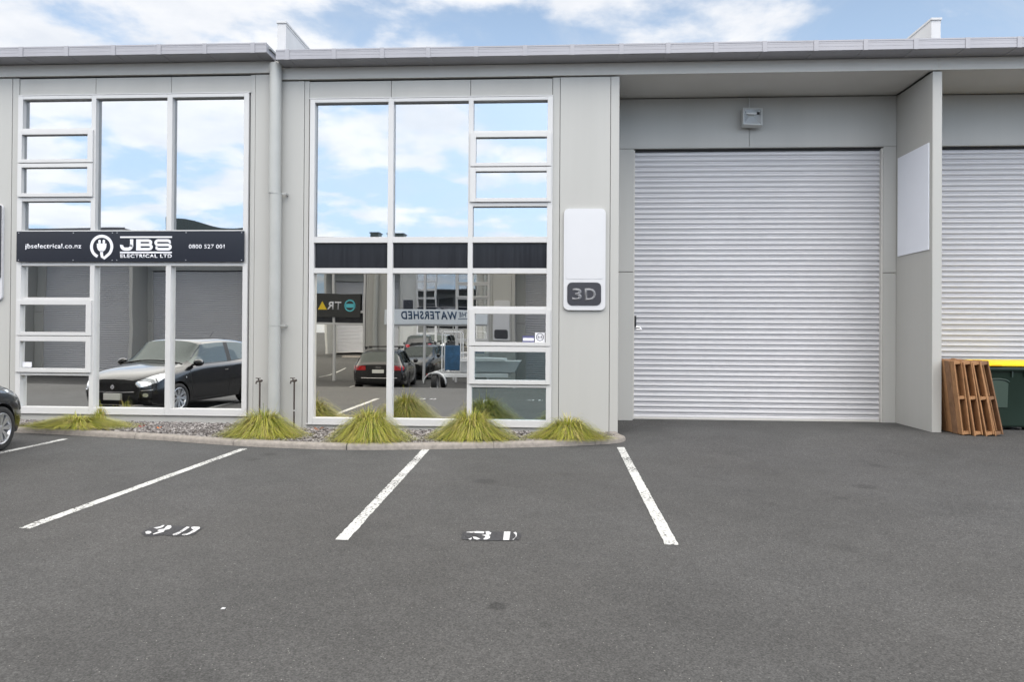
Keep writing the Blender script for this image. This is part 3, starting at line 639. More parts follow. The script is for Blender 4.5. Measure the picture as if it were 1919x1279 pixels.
# ------------------------------------------------------------------ floodlight
fl = empty('floodlight', (3.40, 1.2, 5.3)); tag(fl, 'square grey floodlight on the panel above the roller door', 'light')
tilt = Matrix.Translation((3.402, 1.075, 5.31)) @ Matrix.Rotation(R(3.0), 4, 'Y') @ Matrix.Rotation(R(-13), 4, 'X')
def LT(p): q = tilt @ Vector(p); return (q.x, q.y, q.z)
LGREY = mat('cast_alloy_grey', (.5, .51, .50), .5)
mb = MB(LT); 
mb.box(-.168, -.145, -.05, .0, -.165, .165); mb.box(.145, .168, -.05, .0, -.165, .165); mb.box(-.145, .145, -.05, 0, -.165, -.142); mb.box(-.145, .145, -.05, 0, .142, .165)
mb.box(-.166, -.148, .0, .065, -.163, .163); mb.box(.148, .166, .0, .065, -.163, .163); mb.box(-.148, .148, .0, .065, -.163, -.146); mb.box(-.148, .148, 0, .065, .146, .163)
mb.hexa([(-.15, .066, -.15), (.15, .066, -.15), (.09, .10, -.08), (-.09, .10, -.08), (-.15, .066, .15), (.15, .066, .15), (.09, .10, .08), (-.09, .10, .08)])
mb.build('housing', LGREY, fl, bevel=.004)
mb = MB(LT)   # reflector dish
a = [(-.145, -.03, -.142), (.145, -.03, -.142), (.145, -.03, .142), (-.145, -.03, .142)]; b = [(-.055, .055, .03), (.055, .055, .03), (.055, .055, .11), (-.055, .055, .11)]
for i in range(4): mb.face([a[i], a[(i+1) % 4], b[(i+1) % 4], b[i]])
mb.face(b); mb.build('reflector', mat('reflector_alloy', (.74, .77, .79), .25, metal=.5), fl)
mb = MB(LT); mb.tube([(-.10, -.01, .075), (.075, -.01, .075)], .016, 10); mb.build('lamp_tube', mat('frosted_tube', (.8, .8, .8), .3), fl)
mb = MB(LT); mb.tube([(.075, -.03, .075), (.115, -.03, .075)], .024, 10); mb.build('lamp_holder', BLACKP, fl)
mb = MB(LT); mb.box(-.146, .146, -.046, -.043, -.143, .143); mb.build('cover_glass', glass_mat('clear_cover', .04, (1, 1, 1), (.9, .9, .9), 0), fl)
mb = MB(); mb.box(3.33, 3.47, 1.14, 1.2, 5.22, 5.40); mb.tube([(3.385, 1.188, 5.40), (3.385, 1.188, 5.70)], .011, 8); mb.build('mounting', LGREY, fl)

# ------------------------------------------------------------------ garden taps
def tap(x, zt_, label, extra=False):
    r_ = empty('garden_tap', (x, -.12, -.05)); tag(r_, label, 'tap', 'garden taps on short posts')
    mb = MB(); mb.tube([(x, -.12, -.08), (x, -.12, zt_-.03)], .014, 8); mb.build('post', RUSTY, r_)
    mb = MB(); mb.tube([(x+.03, -.12, zt_-.045), (x-.0, -.12, zt_-.04), (x-.05, -.135, zt_-.05), (x-.058, -.14, zt_-.09)], [.017, .019, .014, .011], 8)
    mb.tube([(x+.018, -.12, zt_-.04), (x+.04, -.12, zt_-.03)], .019, 8); mb.tube([(x-.02, -.125, zt_-.04), (x-.02, -.13, zt_)], .01, 8); h = mb.build('spout', RUSTY, r_)
    mb = MB(); mb.tube([(x-.065, -.13, zt_+.004), (x+.015, -.13, zt_+.002)], .008, 6); mb.tube([(x-.02, -.165, zt_), (x-.02, -.095, zt_)], .008, 6); mb.build('handle', RUSTY, r_)
    if extra:
        mb = MB(); mb.box(x-.02, x+.03, -.14, -.10, .215, .235); mb.tube([(x, -.12, .225), (x+.06, -.12, .255)], .006, 6); mb.build('pipe_clip', PIPE, r_)
tap(-4.848, .745, 'brown garden tap on a thin post left of the downpipe')
tap(-4.27, .755, 'brown garden tap with a pale clip right of the downpipe', True)

# ------------------------------------------------------------------ grass tussocks
GR = island_mat('tussock_blade', [(.06, .10, .012), (.17, .21, .018), (.30, .31, .025), (.40, .38, .04), (.26, .29, .02), (.50, .43, .10), (.36, .25, .12), (.12, .17, .015)], .55)
def tussock(cx, cy, rx, ry, h, n, seed, label, lean=(0, 0), flat=0.0):
    rnd = random.Random(seed); mb = MB(); z0 = bedz(cx, cy)
    for i in range(n):
        a = rnd.uniform(0, 6.283); q = rnd.random()**.6; up = 1-q*.85                     # q 0 = upright centre, 1 = outer skirt
        L = h*(1.0+.55*q)*rnd.uniform(.65, 1.15); rr0 = rnd.uniform(0, .13)
        bx, by = cx+rr0*math.cos(a)*rx/.6, cy+rr0*math.sin(a)*ry/.6
        reach = (0.12+.9*q)*rnd.uniform(.75, 1.1); ca, sa = math.cos(a)*rx*reach+lean[0]*rnd.random(), math.sin(a)*ry*reach+lean[1]*rnd.random()
        hz = h*.92*(1.0*(1-q**2.2)+.34)*rnd.uniform(.55, 1.12)*(1-flat*.4)
        reach *= 1+.13*math.sin(3*a+seed*1.7)+.08*math.sin(7*a+seed)
        if rnd.random() < .07:
            reach *= .35; hz *= rnd.uniform(1.1, 1.45)
        w = rnd.uniform(.0030, .0062); sd = Vector((-math.sin(a+rnd.uniform(-.6, .6)), math.cos(a), 0)).normalized()*w
        prev = None; K = 5; jx, jy = rnd.uniform(-.05, .05), rnd.uniform(-.05, .05)
        for k in range(K+1):
            t = k/K; x = bx+ca*(t**1.15)+jx*t*t; y = by+sa*(t**1.15)+jy*t*t
            drop = (2.0+1.1*q)
            zz = z0+hz*(drop*t-(drop-1+ (1.0*q))*t*t)*.62 + .0
            zz = max(zz, bedz(x, y)+.004+.03*rnd.random())
            y = min(y, -.02)
            ww = sd*(1-.85*t)
            cur = (mb.v((x-ww.x, y-ww.y, zz)), mb.v((x+ww.x, y+ww.y, zz)))
            if prev: mb.bm.faces.new((prev[0], prev[1], cur[1], cur[0]))
            prev = cur
    return tag(mb.build('grass_tussock', GR, recalc=False), label, 'plant', 'grass tussocks in the bed')
tussock(-7.72, -.45, 1.0, .46, .34, 3300, 1, 'low sprawling tussock beside the black car under the left window', (.05, 0), .55)
tussock(-7.45, -.30, .22, .18, .46, 350, 6, 'thin wispy tuft standing behind the sprawling tussock at left')
tussock(-4.42, -1.0, .70, .46, .55, 4200, 2, 'rounded lime tussock at the foot of the downpipe')
tussock(-2.72, -1.24, .65, .46, .64, 4500, 3, 'tall dense tussock in the bulge of the kerb below the window')
tussock(-1.24, -1.0, .70, .42, .60, 4300, 4, 'pointed tussock below the right hand window mullion')
tussock(.20, -.76, .66, .38, .46, 3600, 5, 'low tussock at the kerb end under the 3D board')

# fallen leaves and litter
random.seed(21)
def leaf(x, y, z, s_, m, label):
    mb = MB(); pts = []
    for k in range(14):
        a = 2*math.pi*k/14; r_ = s_*(.55+.45*(k % 2))*random.uniform(.85, 1.1); pts.append((x+r_*math.cos(a), y+.7*r_*math.sin(a), z+s_*.5*math.cos(a)**2+random.uniform(0, .006)))
    c = mb.v((x, y, z+.004)); vs = [mb.v(p) for p in pts]
    for k in range(14): mb.bm.faces.new((c, vs[k], vs[(k+1) % 14]))
    tag(mb.build('fallen_leaf', m), label, 'leaf', 'fallen leaves in the bed')
leaf(-6.55, -.62, -.015, .065, mat('leaf_red', (.20, .035, .02), .6), 'dark red fallen leaf on the gravel')
leaf(-6.22, -.70, -.02, .05, mat('leaf_orange', (.52, .15, .03), .6), 'orange fallen leaf on the gravel')
leaf(-3.72, -.55, -.03, .10, mat('leaf_brown', (.20, .09, .05), .6), 'brown clump of dead leaves between two tussocks')
mb = MB(); mb.box(-1.977, -1.955, -7.553, -7.532, -.136, -.132); tag(mb.build('paper_scrap', WHITEB), 'tiny white scrap lying on the open asphalt', 'litter')

# ------------------------------------------------------------------ pallets
def wood_mat(name, col, c2):
    m = mat(name, col, .8, var=.30, vscale=9, vcol=c2, bump=.002, bscale=60); return m
WOODS = [wood_mat('pallet_wood', (.43, .225, .10), (.22, .11, .05)), wood_mat('pallet_wood_dark', (.26, .14, .07), (.15, .08, .045))]
def pallet(xb, xt, y0, label, zb, grey=False):
    """stands on its end, leaning so that its top is shifted from xb to xt.  y0: near edge"""
    H_, TH, W = 1.14, .125, 1.0
    ang = math.atan2(xt-xb, H_)
    Mx = Matrix.Translation((xb, y0, zb)) @ Matrix.Rotation(ang, 4, 'Y')
    T = lambda p: tuple(Mx @ Vector(p))
    r_ = empty('wooden_pallet', (xb, y0, zb)); tag(r_, label, 'pallet', 'pallets leaning by the wing wall')
    rnd = random.Random(int(xb*1000))
    for side in (0, 1):
        xa = 0 if side == 0 else TH-.018
        for k in range(7):
            ya = k*(W-.125)/6 + rnd.uniform(-.006, .006)*(k > 0); mb = MB(T); e = rnd.uniform(-.008, .008)
            mb.box(xa, xa+.018, ya, ya+.125+rnd.uniform(-.01, .01), e+.004, H_+e); mb.build('deck_board', WOODS[rnd.random() > .75], r_, bevel=.0018)
    for z in (.004, H_/2-.025, H_-.056):
        mb = MB(T); mb.box(.0185, TH-.0185, .008+rnd.uniform(0, .006), W-.01, z+.005, z+.05); mb.build('stringer', WOODS[1 if grey else 0], r_, bevel=.002)
gzp = gz(6.4, -.3)
PX = ((1, 6.640, 6.395, 'outermost leaning pallet, nearest the green bin, with greyed blocks'), (2, 6.485, 6.262, 'leaning pallet next to the outermost one, with a chipped edge'), (3, 6.330, 6.130, 'middle pallet of the leaning row'), (4, 6.190, 6.062-.064+.06, 'pallet with its broad board showing, second from the wing wall'))
pallet(6.675, 6.445, -.34, PX[0][3], gzp, True)
pallet(6.525, 6.315, -.37, PX[1][3], gzp)
pallet(6.362, 6.190, -.36, PX[2][3], gzp)
pallet(6.200, 6.064, -.33, PX[3][3], gzp)

# ------------------------------------------------------------------ wheelie bin (large four wheeled)
bn = empty('wheelie_bin', (7.15, .62, gz(7.1, .5))); tag(bn, 'dark green wheelie bin with bright yellow lid at the right edge', 'bin')
BG = mat('bin_green', (.014, .030, .021), .42, var=.08, vscale=5); YL = mat('bin_lid_yellow', (.85, .60, .0), .4)
zb0 = gz(7.1, .5)
BX0, BX1, BY0, BY1 = 6.56, 7.80, .28, 1.0
def ring_(x0, x1, y0, y1, z, r_=.06): return [(x, y, z) for x, y in rrect(x0, x1, y0, y1, r_, 4)]
mb = MB(); LV = [(0.12, .13, .10, .02), (.10, .11, .09, .06), (.055, .05, .04, .92), (.05, .045, .035, .925), (.02, .0, -.01, .93), (.02, .0, -.01, 1.0), (.035, .015, .005, 1.0)]
rs_ = []
for a, a2, b, z in LV: rs_.append([mb.v(p) for p in ring_(BX0+a, BX1-a2, BY0+b, BY1-b, zb0+z+.03)])
for A, B in zip(rs_, rs_[1:]):
    for k in range(len(A)): mb.bm.faces.new((A[k], A[(k+1) % len(A)], B[(k+1) % len(A)], B[k]))
mb.bm.faces.new(rs_[0][::-1])
body = mb.build('body', BG, bn, smooth=False)
for p in body.data.polygons: p.use_smooth = len(p.vertices) == 4 and abs(p.normal.z) < .4
# raised front panel with curved grip
def fy(z): return BY0+.09+(.04-.09)*((z-.06)/.86)
mb = MB(); 
zz = [zb0+.30, zb0+.78]
P_ = [(6.90, .34), (7.26, .34), (7.26, .74)] + [(7.08+.18*math.cos(R(a)), .74+.055*math.sin(R(a))) for a in range(15, 180, 15)] + [(6.90, .74)]
A = [mb.v((x, fy(z)-.012, zb0+z+.03)) for x, z in P_]; B = [mb.v((x, fy(z)+.005, zb0+z+.03)) for x, z in P_]
mb.bm.faces.new(A); [mb.bm.faces.new((A[i], A[(i+1) % len(A)], B[(i+1) % len(A)], B[i])) for i in range(len(A))]
mb.build('front_panel', mat('bin_green_worn', (.032, .055, .04), .5), body)
mb = MB(); mb.tube([(7.08+.19*math.cos(R(a)), fy(.76)-.012, zb0+.77+.06*math.sin(R(a))) for a in range(5, 180, 10)], .016, 8); mb.build('grip', BG, body, smooth=True)
# ribs below rim
for x in (6.70, 6.86, 7.3, 7.5):
    mb = MB(); mb.box(x, x+.02, fy(.86)-.03, fy(.86)+.01, zb0+.86, zb0+.97); mb.build('rim_rib', BG, body)
mb = MB(); mb.box(6.638, 6.70, fy(.80)-.012+.02, fy(.80)+.0, zb0+.80, zb0+.86); mb.build('sticker', WHITEB, body)
mb = MB(); mb.box(6.64, 6.70, fy(.88)-.012+.02, fy(.88)+.0, zb0+.905, zb0+.915); mb.build('sticker', WHITEB, body)
mb = MB(); lidp = [(BY0-.05, 1.035), (BY0-.05, 1.065), (BY0+.10, 1.105), (BY0+.40, 1.13), (BY1+.02, 1.12), (BY1+.05, 1.05), (BY1+.03, 1.035)]
mb.prism([(y, zb0+z) for y, z in lidp], 'x', BX0-.035, BX1+.02); lid = mb.build('lid', YL, bn, bevel=.012, seg=2)
mb = MB(); mb.hexa([(6.92, BY0-.052, zb0+1.04), (7.12, BY0-.052, zb0+1.04), (7.07, BY0+.05, zb0+1.088), (6.97, BY0+.05, zb0+1.088), (6.95, BY0-.056, zb0+1.055), (7.10, BY0-.056, zb0+1.055), (7.06, BY0+.05, zb0+1.093), (6.98, BY0+.05, zb0+1.093)]); mb.build('lid_grip', mat('bin_lid_amber', (.75, .36, 0), .4), lid)
for x in (6.80, 7.58):
    for y in (BY0+.17, BY1-.17):
        mb = MB(); mb.lathe([(.0, -.02), (.035, -.02), (.045, -.01), (.045, .01), (.035, .02), (0, .02)], Matrix.Translation((x, y, zb0+.045)) @ Matrix.Rotation(R(90), 4, 'Y'), 16); mb.build('wheel', BLACKP, bn)

# ------------------------------------------------------------------ cars
PAINT = mat('car_paint_black', (.005, .005, .006), .22, spec=.4, coat=.55)
TRIM = mat('car_trim_black', (.012, .012, .013), .5)
TYRE = mat('tyre_rubber', (.018, .018, .019), .75, var=.15, vscale=40)
RIM = mat('wheel_alloy', (.52, .53, .55), .3, metal=.8)
RIMD = mat('wheel_alloy_dark', (.05, .05, .055), .4, metal=.5)
CHROME = mat('chrome', (.75, .75, .77), .2, metal=1.0)
LAMP = mat('headlamp_glass', (.62, .64, .66), .12, metal=.55, coat=1.0)
REDL = mat('tail_lamp_red', (.42, .01, .015), .2, coat=1.0)
PLATE = mat('number_plate', (.72, .72, .68), .5)

def loft_car(stations, cut_wheels, root, name='body', glass_map=None, subd=2):
    """stations: list of (s, [(w,z)*K]); s runs back from the nose.  local +y is the nose direction (y=-s)."""
    bm = bmesh.new(); K = len(stations[0][1]); rows = []
    for s_, prof_ in stations:
        left = [bm.verts.new((-w, -s_, z)) for w, z in prof_]; right = [bm.verts.new((w, -s_, z)) for w, z in prof_[:-1]]
        rows.append(left + right[::-1])
    n = len(rows[0]); crease = bm.edges.layers.float.new('crease_edge')
    for i, (A, B) in enumerate(zip(rows, rows[1:])):
        for k in range(n-1):
            f = bm.faces.new((A[k], A[k+1], B[k+1], B[k])); kk = k if k < K-1 else n-2-k
            f.material_index = (glass_map or {}).get((i, kk), 0)
        f = bm.faces.new((A[n-1], A[0], B[0], B[n-1])); f.material_index = 2
    f = bm.faces.new(rows[0][::-1]); f.material_index = 2
    f = bm.faces.new(rows[-1]); f.material_index = 2
    for e in bm.edges:
        ms = {f.material_index for f in e.link_faces}
        if len(ms) > 1: e[crease] = .55
    bmesh.ops.recalc_face_normals(bm, faces=bm.faces)
    me = bpy.data.meshes.new(name); bm.to_mesh(me); bm.free()
    for m_ in (PAINT, GLASSD, TRIM): me.materials.append(m_)
    o = bpy.data.objects.new('tmp', me); COL.objects.link(o)
    sm_ = o.modifiers.new('s', 'SUBSURF'); sm_.levels = sm_.render_levels = subd
    tmp = []
    for (wy, wz, wr, wx) in cut_wheels:
        for sgn in (-1, 1):
            cb = MB(); cb.tube([(sgn*(wx-.22), wy, wz), (sgn*(wx+.25), wy, wz)], wr, 40); c = cb.build('cut', [TRIM, TRIM, TRIM])
            for p in c.data.polygons: p.material_index = 2
            md = o.modifiers.new('b', 'BOOLEAN'); md.operation = 'DIFFERENCE'; md.solver = 'EXACT'; md.object = c; tmp.append(c)
    bpy.context.view_layer.update(); dg = bpy.context.evaluated_depsgraph_get()
    me2 = bpy.data.meshes.new_from_object(o.evaluated_get(dg))
    bpy.data.objects.remove(o)
    for c in tmp: bpy.data.objects.remove(c)
    bm = bmesh.new(); bm.from_mesh(me2); bvh = BVHTree.FromBMesh(bm)
    parts = {}
    for mi, nm, m_ in ((0, 'body', PAINT), (1, 'window', GLASSD), (2, 'trim', TRIM)):
        b2 = bm.copy(); bmesh.ops.delete(b2, geom=[f for f in b2.faces if f.material_index != mi], context='FACES')
        if len(b2.faces):
            for f in b2.faces: f.material_index = 0; f.smooth = True
            x = MB(); x.bm.free(); x.bm = b2; parts[nm] = x.build(nm, m_, None, smooth=True, recalc=False)
        else: b2.free()
    bm.free()
    return parts, bvh
def wheel(root, c, r_, w, spokes, dark=False, T=None, steer=0.0, side=1):
    Mw = Matrix.Translation(c) @ Matrix.Rotation(steer, 4, 'Z') @ Matrix.Rotation(R(90)*side, 4, 'Y')
    e = empty('wheel', (0, 0, 0)); COL.objects.unlink(e); bpy.data.objects.remove(e)
    mb = MB(); ri = r_*.70
    mb.lathe([(ri, -w/2), (r_*.93, -w/2), (r_*.985, -w*.38), (r_, -w*.25), (r_, w*.25), (r_*.985, w*.38), (r_*.93, w/2), (ri+.012, w/2), (ri, w*.46), (ri-.01, w*.2), (ri-.01, -w*.4), (ri, -w/2)], Mw, 48)
    ty = mb.build('wheel', TYRE, None, smooth=True)
    mb = MB(); mb.lathe([(ri+.006, w*.45), (ri-.006, w*.50), (ri-.018, w*.46), (ri-.022, w*.1), (ri-.03, -w*.1), (.03, -w*.12), (0.0, -w*.12)], Mw, 40)
    dk = mb.build('rim', RIMD if dark else RIM, ty, smooth=True)
    mb = MB()
    for k in range(spokes):
        a = 2*math.pi*k/spokes
        for da, wd in ((-.13, .5), (.13, .5)):
            ca, sa = math.cos(a), math.sin(a); ca2, sa2 = math.cos(a+da), math.sin(a+da); tx, ty_ = -sa2, ca2
            h0, h1 = .010, .013
            P0 = [(ca*.035+tx*q, sa*.035+ty_*q, zz_) for q, zz_ in ((-.014, w*.40), (.014, w*.40), (.014, w*.28), (-.014, w*.28))]
            P1 = [(ca2*(ri-.012)+tx*q, sa2*(ri-.012)+ty_*q, zz_) for q, zz_ in ((-.016, w*.46), (.016, w*.46), (.016, w*.30), (-.016, w*.30))]
            q = [Mw @ Vector(p) for p in P0+P1]; mb.hexa([tuple(v_) for v_ in q])
    mb.lathe([(.0, w*.42), (.04, w*.41), (.055, w*.38), (.06, w*.25)], Mw, 20)
    mb.build('spokes', RIMD if dark else RIM, ty)
    mb = MB(); mb.lathe([(0.0, -w*.05), (ri*.75, -w*.05), (ri*.75, -w*.08)], Mw, 30); mb.build('brake_disc', RIMD, ty)
    return ty
def patch(bvh, poly, axis, name, m_, root, off=.004, cuts=5, sgn=1, start=5.0):
    """closed 2D outline pressed on to the body by ray casting. axis 'f': (x,z) from the nose; 'b': from the tail; 's': (y,z) from side sgn"""
    bm = bmesh.new(); bm.faces.new([bm.verts.new((u, v, 0)) for u, v in poly]); bmesh.ops.triangulate(bm, faces=bm.faces)
    bmesh.ops.subdivide_edges(bm, edges=bm.edges, cuts=cuts, use_grid_fill=True); bad = []
    for v in bm.verts:
        u, w = v.co.x, v.co.y
        if axis == 'f': o_, d = Vector((u, start, w)), Vector((0, -1, 0))
        elif axis == 'b': o_, d = Vector((u, -8, w)), Vector((0, 1, 0))
        else: o_, d = Vector((sgn*start, u, w)), Vector((-sgn, 0, 0))
        h = bvh.ray_cast(o_, d)
        if h[0] is None: bad.append(v)
        else: v.co = h[0] - d*off
    bmesh.ops.delete(bm, geom=bad, context='VERTS')
    x = MB(); x.bm.free(); x.bm = bm; return x.build(name, m_, root, smooth=True)
def seam(bvh, pts, axis, root, sgn=1, r_=.0035, name='seam', m_=None):
    out = []
    for (a, b) in zip(pts, pts[1:]):
        for k in range(10):
            t = k/10; u = a[0]+(b[0]-a[0])*t; w = a[1]+(b[1]-a[1])*t
            if axis == 's': o_, d = Vector((sgn*5, u, w)), Vector((-sgn, 0, 0))
            elif axis == 't': o_, d = Vector((u, w, 5)), Vector((0, 0, -1))
            elif axis == 'f': o_, d = Vector((u, 5, w)), Vector((0, -1, 0))
            else: o_, d = Vector((u, -8, w)), Vector((0, 1, 0))
            h = bvh.ray_cast(o_, d)
            if h[0] is not None: out.append(tuple(h[0]))
    mb = MB(); mb.tube(out, r_, 5); return mb.build(name, m_ or DARK, root)
def place(root, parts, loc, rz):
    for p in parts:
        p.parent = root
    root.location = loc; root.rotation_euler = (0, 0, rz)

def hatchback():
    # ring : sill-under, sill, lower door, crease, shoulder, glass base, glass top, roof edge, centre
    st = [
     (0.02, [(.30, .25), (.52, .27), (.58, .38), (.60, .50), (.56, .60), (.50, .68), (.42, .70), (.25, .715), (0, .72)]),
     (0.14, [(.45, .19), (.72, .20), (.77, .36), (.775, .52), (.74, .64), (.68, .74), (.55, .78), (.30, .80), (0, .81)]),
     (0.38, [(.55, .18), (.815, .20), (.845, .38), (.85, .56), (.83, .69), (.77, .81), (.62, .865), (.35, .885), (0, .895)]),
     (0.75, [(.55, .18), (.83, .20), (.865, .40), (.87, .60), (.855, .74), (.80, .875), (.66, .93), (.38, .955), (0, .965)]),
     (1.08, [(.55, .18), (.83, .20), (.865, .42), (.865, .64), (.855, .80), (.80, .925), (.69, .965), (.40, 1.0), (0, 1.01)]),
     (1.27, [(.55, .18), (.83, .20), (.865, .42), (.862, .66), (.852, .84), (.80, .945), (.70, 1.06), (.42, 1.14), (0, 1.16)]),
     (1.64, [(.55, .18), (.83, .20), (.865, .42), (.860, .68), (.848, .87), (.80, .965), (.67, 1.36), (.54, 1.44), (0, 1.465)]),
     (1.80, [(.55, .18), (.83, .20), (.865, .42), (.860, .68), (.848, .875), (.80, .97), (.67, 1.395), (.54, 1.48), (0, 1.50)]),
     (2.50, [(.55, .18), (.83, .20), (.865, .42), (.862, .70), (.850, .89), (.80, .985), (.67, 1.42), (.54, 1.50), (0, 1.52)]),
     (2.62, [(.55, .18), (.83, .20), (.868, .42), (.865, .71), (.853, .90), (.80, .99), (.67, 1.42), (.54, 1.50), (0, 1.52)]),
     (3.10, [(.55, .19), (.83, .21), (.868, .44), (.868, .74), (.856, .93), (.79, 1.02), (.66, 1.41), (.53, 1.485), (0, 1.505)]),
     (3.45, [(.55, .21), (.80, .24), (.855, .48), (.86, .78), (.84, .97), (.78, 1.05), (.65, 1.37), (.52, 1.45), (0, 1.47)]),
     (3.70, [(.50, .24), (.72, .28), (.80, .50), (.81, .80), (.79, .96), (.74, 1.05), (.62, 1.24), (.50, 1.31), (0, 1.33)]),
     (3.84, [(.30, .30), (.50, .33), (.58, .50), (.60, .76), (.58, .90), (.54, .96), (.44, 1.0), (.30, 1.02), (0, 1.03)])]
    gm = {}
    for i in (5, 4): gm[(i, 6)] = 1; gm[(i, 7)] = 1         # windscreen (between hood and roof)
    gm[(4, 6)] = 1; gm[(4, 7)] = 1
    for i in (5, 6, 7, 9, 10): gm[(i, 5)] = 1               # side glass
    gm[(8, 5)] = 2
    gm[(11, 6)] = 1; gm[(11, 7)] = 1
    for i in range(0, 13): gm[(i, 0)] = 2
    parts, bvh = loft_car(st, [(-.80, .305, .345, .80), (-3.25, .305, .345, .80)], None, glass_map=gm)
    body = parts['body']; top = list(parts.values())
    W = [wheel(None, Vector((sg*.775, y, .305)), .305, .185, 8, side=sg) for y in (-.80, -3.25) for sg in (-1, 1)]
    sub = []
    for sg in (-1, 1):
        sub.append(patch(bvh, [(sg*u, v) for u, v in ((.47, .585), (.58, .565), (.70, .60), (.79, .66), (.815, .76), (.80, .83), (.73, .81), (.60, .73), (.50, .665))], 'f', 'headlight', LAMP, None, cuts=4))
        sub.append(patch(bvh, [(sg*u, v) for u, v in ((.62, .36), (.74, .36), (.75, .47), (.70, .50), (.60, .46))], 'f', 'fog_lamp_surround', TRIM, None, .005, 3))
        sub.append(patch(bvh, [(sg*(.67+.04*math.cos(a)), .415+.04*math.sin(a)) for a in [k*math.pi/6 for k in range(12)]], 'f', 'fog_lamp', LAMP, None, .012, 1))
        sub.append(seam(bvh, [(sg*.60, .505), (sg*.72, .51), (sg*.76, .52)], 'f', None, r_=.009, name='bumper_strip', m_=CHROME))
        # side details
        sub.append(seam(bvh, [(-1.22, .26), (-1.20, .60), (-1.16, .90)], 's', None, sg)); sub.append(seam(bvh, [(-1.22, .26), (-2.45, .26)], 's', None, sg))
        sub.append(seam(bvh, [(-2.47, .26), (-2.50, .70), (-2.55, .93)], 's', None, sg)); sub.append(seam(bvh, [(-1.78, 1.40), (-1.32, 1.06)], 's', None, sg, .012, 'pillar', PAINT))
        sub.append(seam(bvh, [(-2.32, .80), (-2.46, .81)], 's', None, sg, .016, 'door_handle', PAINT))
        sub.append(seam(bvh, [(-1.28, .955), (-2.0, .97), (-2.7, .995), (-3.1, 1.025)], 's', None, sg, .006, 'belt_strip', TRIM))
        sub.append(patch(bvh, [(-1.02+.02*math.cos(a), .72+.02*math.sin(a)) for a in [k*math.pi/4 for k in range(8)]], 's', 'side_repeater', LAMP, None, .004, 1, sg))
        # mirror
        mb = MB(); q = []
        prof_ = [(.0, .02), (.012, .058), (.05, .075), (.12, .07), (.16, .05), (.175, .01)]
        Mm = Matrix.Translation((sg*.84, -1.32, 1.0)) @ Matrix.Rotation(R(90)*sg, 4, 'Y') @ Matrix.Scale(1.25, 4, (0, 1, 0))
        mb.lathe([(r2 if r2 > .015 else .001, a2) for a2, r2 in prof_], Mm, 16); sub.append(mb.build('mirror', PAINT, None, smooth=True))
        mb = MB(); mb.tube([(sg*.80, -1.30, .955), (sg*.87, -1.32, .965)], .022, 8); sub.append(mb.build('mirror_stalk', TRIM, None))
        # tail lamps
        sub.append(patch(bvh, [(sg*u, v) for u, v in ((.50, .82), (.70, .80), (.75, .95), (.62, .98), (.52, .93))], 'b', 'tail_lamp', REDL, None, cuts=3))
    sub.append(patch(bvh, [(-.50, .42), (.50, .42), (.54, .50), (.52, .60), (.44, .645), (-.44, .645), (-.52, .60), (-.54, .50)], 'f', 'grille', mat('grille_mesh', (.006, .006, .007), .7), None, .006, 5))
    sub.append(patch(bvh, [(-.42, .26), (.42, .26), (.50, .33), (.40, .37), (-.40, .37), (-.50, .33)], 'f', 'lower_grille', TRIM, None, .006, 3))
    sub.append(seam(bvh, [(-.49, .478), (-.2, .468), (.2, .468), (.49, .478)], 'f', None, r_=.011, name='grille_bar', m_=CHROME))
    sub.append(seam(bvh, [(-.62, .225), (-.3, .21), (.3, .21), (.62, .225)], 'f', None, r_=.01, name='lip_strip', m_=CHROME))
    mb = MB(); mb.box(-.19, .19, -.03, .035, .315, .445); sub.append(mb.build('number_plate', PLATE, None, bevel=.006))
    # emblem : angular S shape
    mb = MB()
    for poly in ([(-.058, .575), (0.0, .622), (.032, .597), (-.005, .572), (.03, .545), (.0, .522), (-.058, .575)][:-1],):
        mb.prism([(u, v) for u, v in [(-.05, .575), (0, .618), (.05, .580), (.025, .562), (0, .580), (-.018, .566)]], 'y', .0, .018)
        mb.prism([(u, v) for u, v in [(.05, .560), (0, .517), (-.05, .555), (-.025, .573), (0, .555), (.018, .569)]], 'y', .0, .018)
    sub.append(mb.build('emblem', CHROME, None))
    sub.append(seam(bvh, [(-.70, -.55), (-.76, -.9), (-.78, -1.05)], 't', None)); sub.append(seam(bvh, [(.70, -.55), (.76, -.9), (.78, -1.05)], 't', None))
    sub.append(seam(bvh, [(-.74, -1.10), (-.3, -1.12), (.3, -1.12), (.74, -1.10)], 't', None, r_=.018, name='wiper', m_=TRIM))
    mb = MB(); mb.tube([(0, -2.95, 1.48), (0, -3.12, 1.64)], .004, 6); sub.append(mb.build('aerial', TRIM, None))
    return top, W, sub, body
root = empty('parked_car', (0, 0, 0)); tag(root, 'black hatchback parked nose-in at the left edge beside the bed', 'car')
top, W, sub, body_ = hatchback()
for o in top+W: o.parent = root
for o in sub: o.parent = body_
CX, CY, CR = -8.53, -1.62, R(9.0)
root.location = (CX, CY, -.14); root.rotation_euler = (0, 0, CR)

